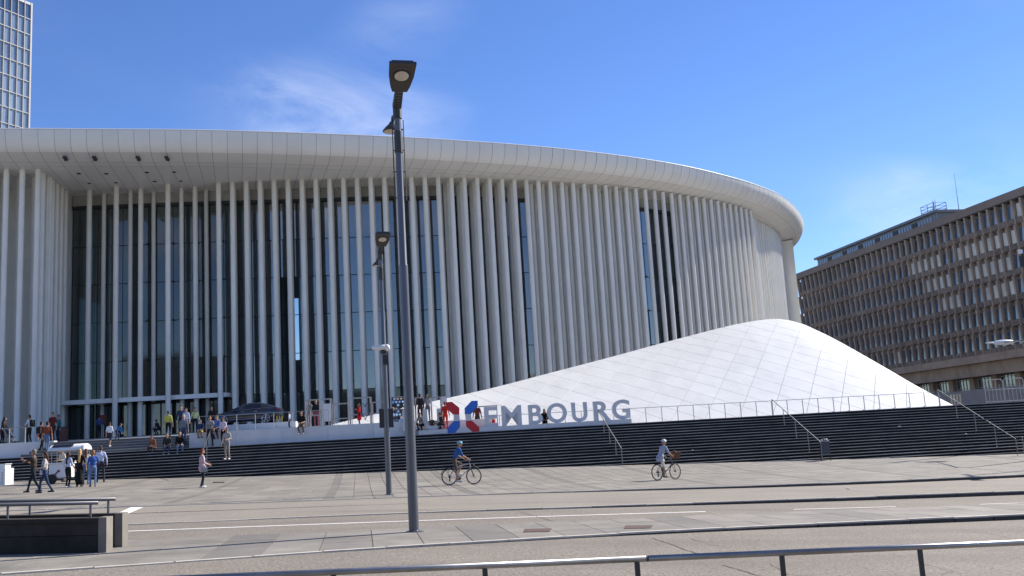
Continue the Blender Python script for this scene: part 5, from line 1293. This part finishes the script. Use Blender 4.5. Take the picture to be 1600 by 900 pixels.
# ------------------------------------------------------------------ ice cream cart
g = atg(98, 755.5); ct = thing('ice_cream_cart', 'white ice cream cart with a vaulted roof carrying a solar panel', 'cart', g, rad(4))
M_cartw = mat('cart_white', (.74, .74, .74), .35, var=.04); M_solar = mat('solar_panel', (.012, .013, .02), .15, var=.1)
mb = MB(); mb.box((-.05, 0, .62), (.95, .80, .72)); bd = mb.build('cart_body', M_cartw, ct); bv = bd.modifiers.new('b', 'BEVEL'); bv.width = .05; bv.segments = 3
mb = MB(); mb.box((-.05, 0, 1.0), (1.06, .9, .05)); mb.build('counter_top', M_cartw, ct)
mb = MB(); mb.tube([(-.25, -.412, .42), (-.1, -.412, .58)], .035, 8); mb.ell((-.05, -.412, .62), (.07, .02, .06)); mb.build('cone_emblem', mat('emblem_magenta', (.22, .03, .09), .5), bd)
mb = MB(); mb.box((.35, -.1, .27), (1.9, .6, .05)); mb.build('chassis', M_pole, ct)
for x in (-.35, .95):
    mb = MB(); mb.lathe((x, -.45, .24), [(.17, -.03), (.24, -.025), (.24, .025), (.17, .03)], 18, M=Matrix.Rotation(rad(90), 3, 'X')); mb.build('wheel', M_rubber, ct)
for x, y in ((-.42, .34), (1.15, .34), (-.42, -.34), (1.15, -.34)):
    mb = MB(); mb.tube([(x, y, .3), (x, y, 1.62)], .018, 6); mb.build('roof_post', M_steel, ct)
mb = MB(); arc = [(-.52 * math.cos(t), 1.58 + .32 * math.sin(t)) for t in np.linspace(.05, math.pi - .05, 15)]; X0_, X1_ = -.58, 1.24
outer = [(y, z) for y, z in arc]; P0 = [Vector((X0_ + .08, y, z)) for y, z in outer]; P1 = [Vector((X1_ - .08, y, z)) for y, z in outer]
n_ = len(outer); mb.add(P0 + P1 + [Vector((X0_, y * .82, 1.58 + (z - 1.58) * .8)) for y, z in outer] + [Vector((X1_, y * .82, 1.58 + (z - 1.58) * .8)) for y, z in outer],
    [(i, i + 1, n_ + i + 1, n_ + i) for i in range(n_ - 1)] + [(2 * n_ + i, 2 * n_ + i + 1, i + 1, i) for i in range(n_ - 1)] + [(n_ + i, n_ + i + 1, 3 * n_ + i + 1, 3 * n_ + i) for i in range(n_ - 1)] + [tuple(2 * n_ + i for i in range(n_)), tuple(3 * n_ + i for i in reversed(range(n_)))])
mb.add([Vector((X0_, -.5, 1.57)), Vector((X1_, -.5, 1.57)), Vector((X1_, .5, 1.57)), Vector((X0_, .5, 1.57))], [(0, 1, 2, 3)])
rf = mb.build('cart_roof', M_cartw, ct); smooth_by_angle(rf, 40)
mb = MB(); ar2 = [(-.545 * math.cos(t), 1.585 + .345 * math.sin(t)) for t in np.linspace(.55, 1.35, 7)]
mb.add([Vector((-.36, y, z)) for y, z in ar2] + [Vector((.62, y, z)) for y, z in ar2], [(i, i + 1, 8 + i, 7 + i) for i in range(6)]); mb.build('solar_panel', M_solar, rf)
mb = MB(); mb.tube([(1.04, -.50, 1.74), (1.12, -.49, 1.78), (1.14, -.485, 1.72)], .014, 6); mb.build('roof_emblem', M_black, rf)
# white counter with print at the left edge
g = atg(2, 758); bx = thing('white_counter', 'white printed display counter with a box on top at the left edge', 'counter', g, rad(-12))
mb = MB(); mb.box((-.45, .3, .40), (1.3, .6, .80)); mb.build('counter_body', M_cartw, bx)
mb = MB(); mb.box((-.25, .3, .90), (.72, .4, .2)); mb.box((-.25, .3, 1.01), (.8, .46, .03)); mb.build('box', M_cartw, bx)
M_ink = mat('grey_print', (.30, .30, .31), .6)
fc = bpy.data.curves.new('tmp', 'FONT'); fc.body = 'EUROPE'; fc.extrude = .002; fc.size = .15
to = bpy.data.objects.new('tmp', fc); COL.objects.link(to); me = bpy.data.meshes.new_from_object(to.evaluated_get(bpy.context.evaluated_depsgraph_get())); bpy.data.objects.remove(to); me.materials.clear(); me.materials.append(M_ink)
for i, x in enumerate((-.18, .04)):
    o = link('print', me, bx, (x + .06, -.004, .09)); o.rotation_euler = (rad(90), rad(-90), 0)
# pushchair and red poster near the left group
q = on_terrace(17, 58.3); pc_ = thing('pushchair', 'dark folding pushchair at the left edge of the terrace', 'pushchair', q, rad(-80))
mb = MB()
for s_ in (-.22, .22): mb.tube([(s_, -.42, 1.0), (s_, -.1, .55), (s_, .32, .12)], .016, 6); mb.tube([(s_, -.36, .12), (s_, .12, .62)], .016, 6)
mb.tube([(-.22, -.42, 1.0), (.22, -.42, 1.0)], .018, 6); mb.build('frame', M_paintsteel, pc_)
mb = MB(); mb.hexa([(-.2, -.12, .45), (.2, -.12, .45), (.2, .25, .42), (-.2, .25, .42), (-.2, -.28, .98), (.2, -.28, .98), (.2, -.1, .9), (-.2, -.1, .9)]); mb.build('seat', cloth((.03, .04, .07)), pc_)
for s_ in (-.24, .24):
    for y in (-.36, .32): mb = MB(); mb.lathe((s_, y, .11), [(.06, -.02), (.11, -.018), (.11, .018), (.06, .02)], 14, M=Matrix.Rotation(rad(90), 3, 'Y')); mb.build('wheel', M_rubber, pc_)
q = on_terrace(160, 77.4); ps = thing('poster_stand', 'red poster standing in the dark hall entrance behind a man', 'poster', q)
mb = MB(); mb.box((0, 0, 1.45), (.55, .03, .75)); mb.build('poster', mat('poster_red', (.20, .03, .02), .6, var=.3, vscale=6), ps)
mb = MB(); mb.tube([(0, .05, 0), (0, .05, 1.5)], .02, 6); mb.lathe((0, .05, 0), [(.2, 0), (.2, .02), (.03, .04)], 14); mb.build('stand', M_black, ps)
q = on_terrace(97.5, 63.5); bn2 = thing('rust_bin', 'rust-red box bin standing beside the hall doors at left', 'bin', q)
mb = MB(); mb.box((0, 0, .45), (.5, .5, .9)); mb.build('bin_body', mat('bin_rust', (.10, .035, .028), .7, var=.2), bn2); mb = MB(); mb.box((0, 0, .915), (.54, .54, .03)); mb.build('bin_lid', M_black, bn2)

# ------------------------------------------------------------------ metal display frames on the terrace
def frame_obj(label, x0, x1, ytop, Y=59.2, mid=(), extra=None, zb=None):
    a, b = at(x0, ytop, Y), at(x1, ytop, Y); o = thing('display_frame', label, 'frame', group='metal frames on the terrace'); z0 = zb if zb else terrace_z(Y)
    b.z = a.z
    for p in (a, b):
        mb = MB(); mb.box((p.x, p.y, (z0 + a.z) / 2), (.055, .055, a.z - z0)); mb.build('upright', M_paintsteel, o)
        mb = MB(); mb.box((p.x, p.y + .5, (z0 + a.z) / 2), (.04, .04, a.z - z0)); mb.build('upright', M_paintsteel, o)
    for yo in (0, .5):
        for f_ in (1,) + tuple(mid):
            z = z0 + (a.z - z0) * f_; mb = MB(); mb.box(((a.x + b.x) / 2, a.y + yo, z - .027), (b.x - a.x - .055, .045, .05)); mb.build('crossbar', M_paintsteel, o)
    return o, a, b, z0
frame_obj('narrow metal frame with two people inside, leftmost of the row', 477, 499, 624.5, mid=(.45,))
o_, a, b, z0 = frame_obj('metal frame holding a plain white board', 502, 516, 623)
pa, pb = at(505, 631, 59.1), at(518, 658, 59.1); mb = MB(); mb.box(((pa.x + pb.x) / 2, 59.08, (pa.z + pb.z) / 2), (pb.x - pa.x, .03, pa.z - pb.z)); mb.build('white_board', M_lettw, o_)
frame_obj('low wide metal frame behind the girl in red', 519, 544, 630.5, mid=(.35,))
o_, a, b, z0 = frame_obj('metal double frame with a hanging wire heart, beside the girl in red', 547, 578, 621.5, mid=(.40,))
mb = MB(); cx = a.x + (b.x - a.x) * .74; mb.tube([(cx + .36 * math.sin(t) ** 3, a.y - .02, z0 + .85 + .034 * (13 * math.cos(t) - 5 * math.cos(2 * t) - 2 * math.cos(3 * t) - math.cos(4 * t))) for t in np.linspace(0, 2 * math.pi, 28)[:-1]], .022, 5, closed=True); mb.build('wire_heart', M_black, o_)
frame_obj('wide metal frame behind the farther street lamp', 580, 600, 628, mid=(.5,))
o_, a, b, z0 = frame_obj('metal frame filled with shiny round discs left of the letters', 611, 640, 620)
M_mirror = mat('mirror_disc', (.7, .7, .72), .12, metal=1)
mb = MB(); mb.box(((a.x + b.x) / 2, a.y + .06, z0 + (a.z - z0) * .76), (b.x - a.x - .06, .02, (a.z - z0) * .44)); mb.build('black_board', M_black, o_)
mb = MB(); mb.box(((a.x + b.x) / 2, a.y + .06, z0 + (a.z - z0) * .27), (b.x - a.x - .06, .02, (a.z - z0) * .5)); mb.build('pale_board', M_zinc, o_)
r6 = random.Random(4)
for i in range(5):
    for j in range(8):
        rr = r6.uniform(.05, .11); c = Vector((a.x + .1 + (b.x - a.x - .2) * (i + .5 * (j % 2)) / 4.6, a.y + .03, z0 + .1 + (a.z - z0 - .2) * j / 7.2))
        mb = MB(); mb.lathe(c, [(.01, -.03), (rr * .8, -.025), (rr, 0), (rr, .015)], 12, M=Matrix.Rotation(rad(90 + r6.uniform(-14, 14)), 3, 'X') @ Matrix.Rotation(rad(r6.uniform(-12, 12)), 3, 'Y')); mb.build('disc', M_mirror if r6.random() < .75 else M_black, o_)
frame_obj('metal frame behind the letter L, right of the near lamp post', 648, 659, 621, 60.2)
frame_obj('metal frame behind the letter U, with a bag hanging inside', 673, 688, 620.5, 60.2)
o_, a, b, z0 = frame_obj('metal frame with a white top box beside the red arm of the X', 689.5, 696.5, 619.5, 60.0); mb = MB(); mb.box(((a.x + b.x) / 2, a.y - .05, a.z - .27), (b.x - a.x, .04, .5)); mb.build('white_box', M_lettw, o_)
frame_obj('metal frame behind the letter E with a dark post', 748, 776, 634.5, 60.8, zb=PLAT)

# ------------------------------------------------------------------ far right: crowd barriers, a distant lamp, a traffic mast
for i, (x0, x1, yt, yb2) in enumerate(((1537, 1566, 594, 627), (1567, 1598, 592, 626))):
    Yf = 72; a, b = at(x0, yt, Yf), at(x1, yt, Yf); zb = PLAT; o = thing('crowd_barrier', ('leftmost' if i == 0 else 'rightmost') + ' of two tall grey metal fence panels at the right edge', 'barrier', group='fence panels')
    mb = MB(); mb.tube([(a.x, Yf, zb), (a.x, Yf, a.z - .12), (a.x + .12, Yf, a.z), (b.x - .12, Yf, a.z), (b.x, Yf, a.z - .12), (b.x, Yf, zb)], .03, 8); mb.tube([(a.x, Yf, zb + .25), (b.x, Yf, zb + .25)], .025, 8); mb.tube([(a.x, Yf, zb + (a.z - zb) * .6), (b.x, Yf, zb + (a.z - zb) * .6)], .02, 8); mb.build('fence_frame', M_paintsteel, o)
    for k in range(1, 5):
        X = a.x + (b.x - a.x) * k / 5; mb = MB(); mb.tube([(X, Yf, zb + .25), (X, Yf, a.z - (.0 if k % 2 else .3))], .016, 6); mb.build('bar', M_steel, o)
for k in range(4):
    q = at(1487 + k * 4.6, 626, 70); mb = MB(); mb.box((0, 0, .42), (.09, .05, .84)); mb.box((0, 0, .86), (.12, .07, .05)); tag(mb.build('stacked_stake', mat('stake_tan', (.36, .32, .25), .8), None, loc=(q.x, 70, PLAT)), ['leftmost', 'second', 'third', 'rightmost'][k] + ' of four pale upright stakes behind the right end of the shell', 'post', 'pale stakes by the shell')
g = atg(1640, 716); fl = thing('bent_lamp', 'curved grey street lamp arm reaching in at the right edge', 'street lamp', g)
h1 = at(1568, 535, g.y + 4); h1 = h1 - g
mb = MB(); mb.tube([(0, 0, 0), (0, 0, h1.z - .6), (-.15, .3, h1.z - .25), (h1.x * .5, h1.y * .5, h1.z - .12), (h1.x, h1.y, h1.z)], [.09, .06, .05, .045, .04], 10); mb.build('mast', M_pole, fl, smooth=True)
mb = MB(); mb.ell((h1.x, h1.y, h1.z), (.62, .26, .15), 16, 10); mb.ell((h1.x - .75, h1.y, h1.z + .02), (.3, .08, .05), 10, 6); mb.build('lamp_head', M_cartw, fl, smooth=True)
q = at(1598, 420, 60); tmst = thing('signal_mast', 'dark thin mast at the right edge before the brown block', 'mast', (q.x + .12, 60, gz(q.x, 60)))
zt_ = at(1598, 396, 60).z - gz(q.x, 60); mb = MB(); mb.tube([(0, 0, 0), (0, 0, zt_)], .075, 8); mb.build('mast', M_poledark, tmst)
mb = MB(); mb.box((-.12, 0, zt_ + .12), (.22, .14, .26)); mb.build('lamp_box', M_cartw, tmst); mb = MB(); mb.box((-.1, 0, zt_ - .5), (.22, .2, .7)); mb.build('signal_box', M_black, tmst)



bpy.data.scenes.remove(WS)
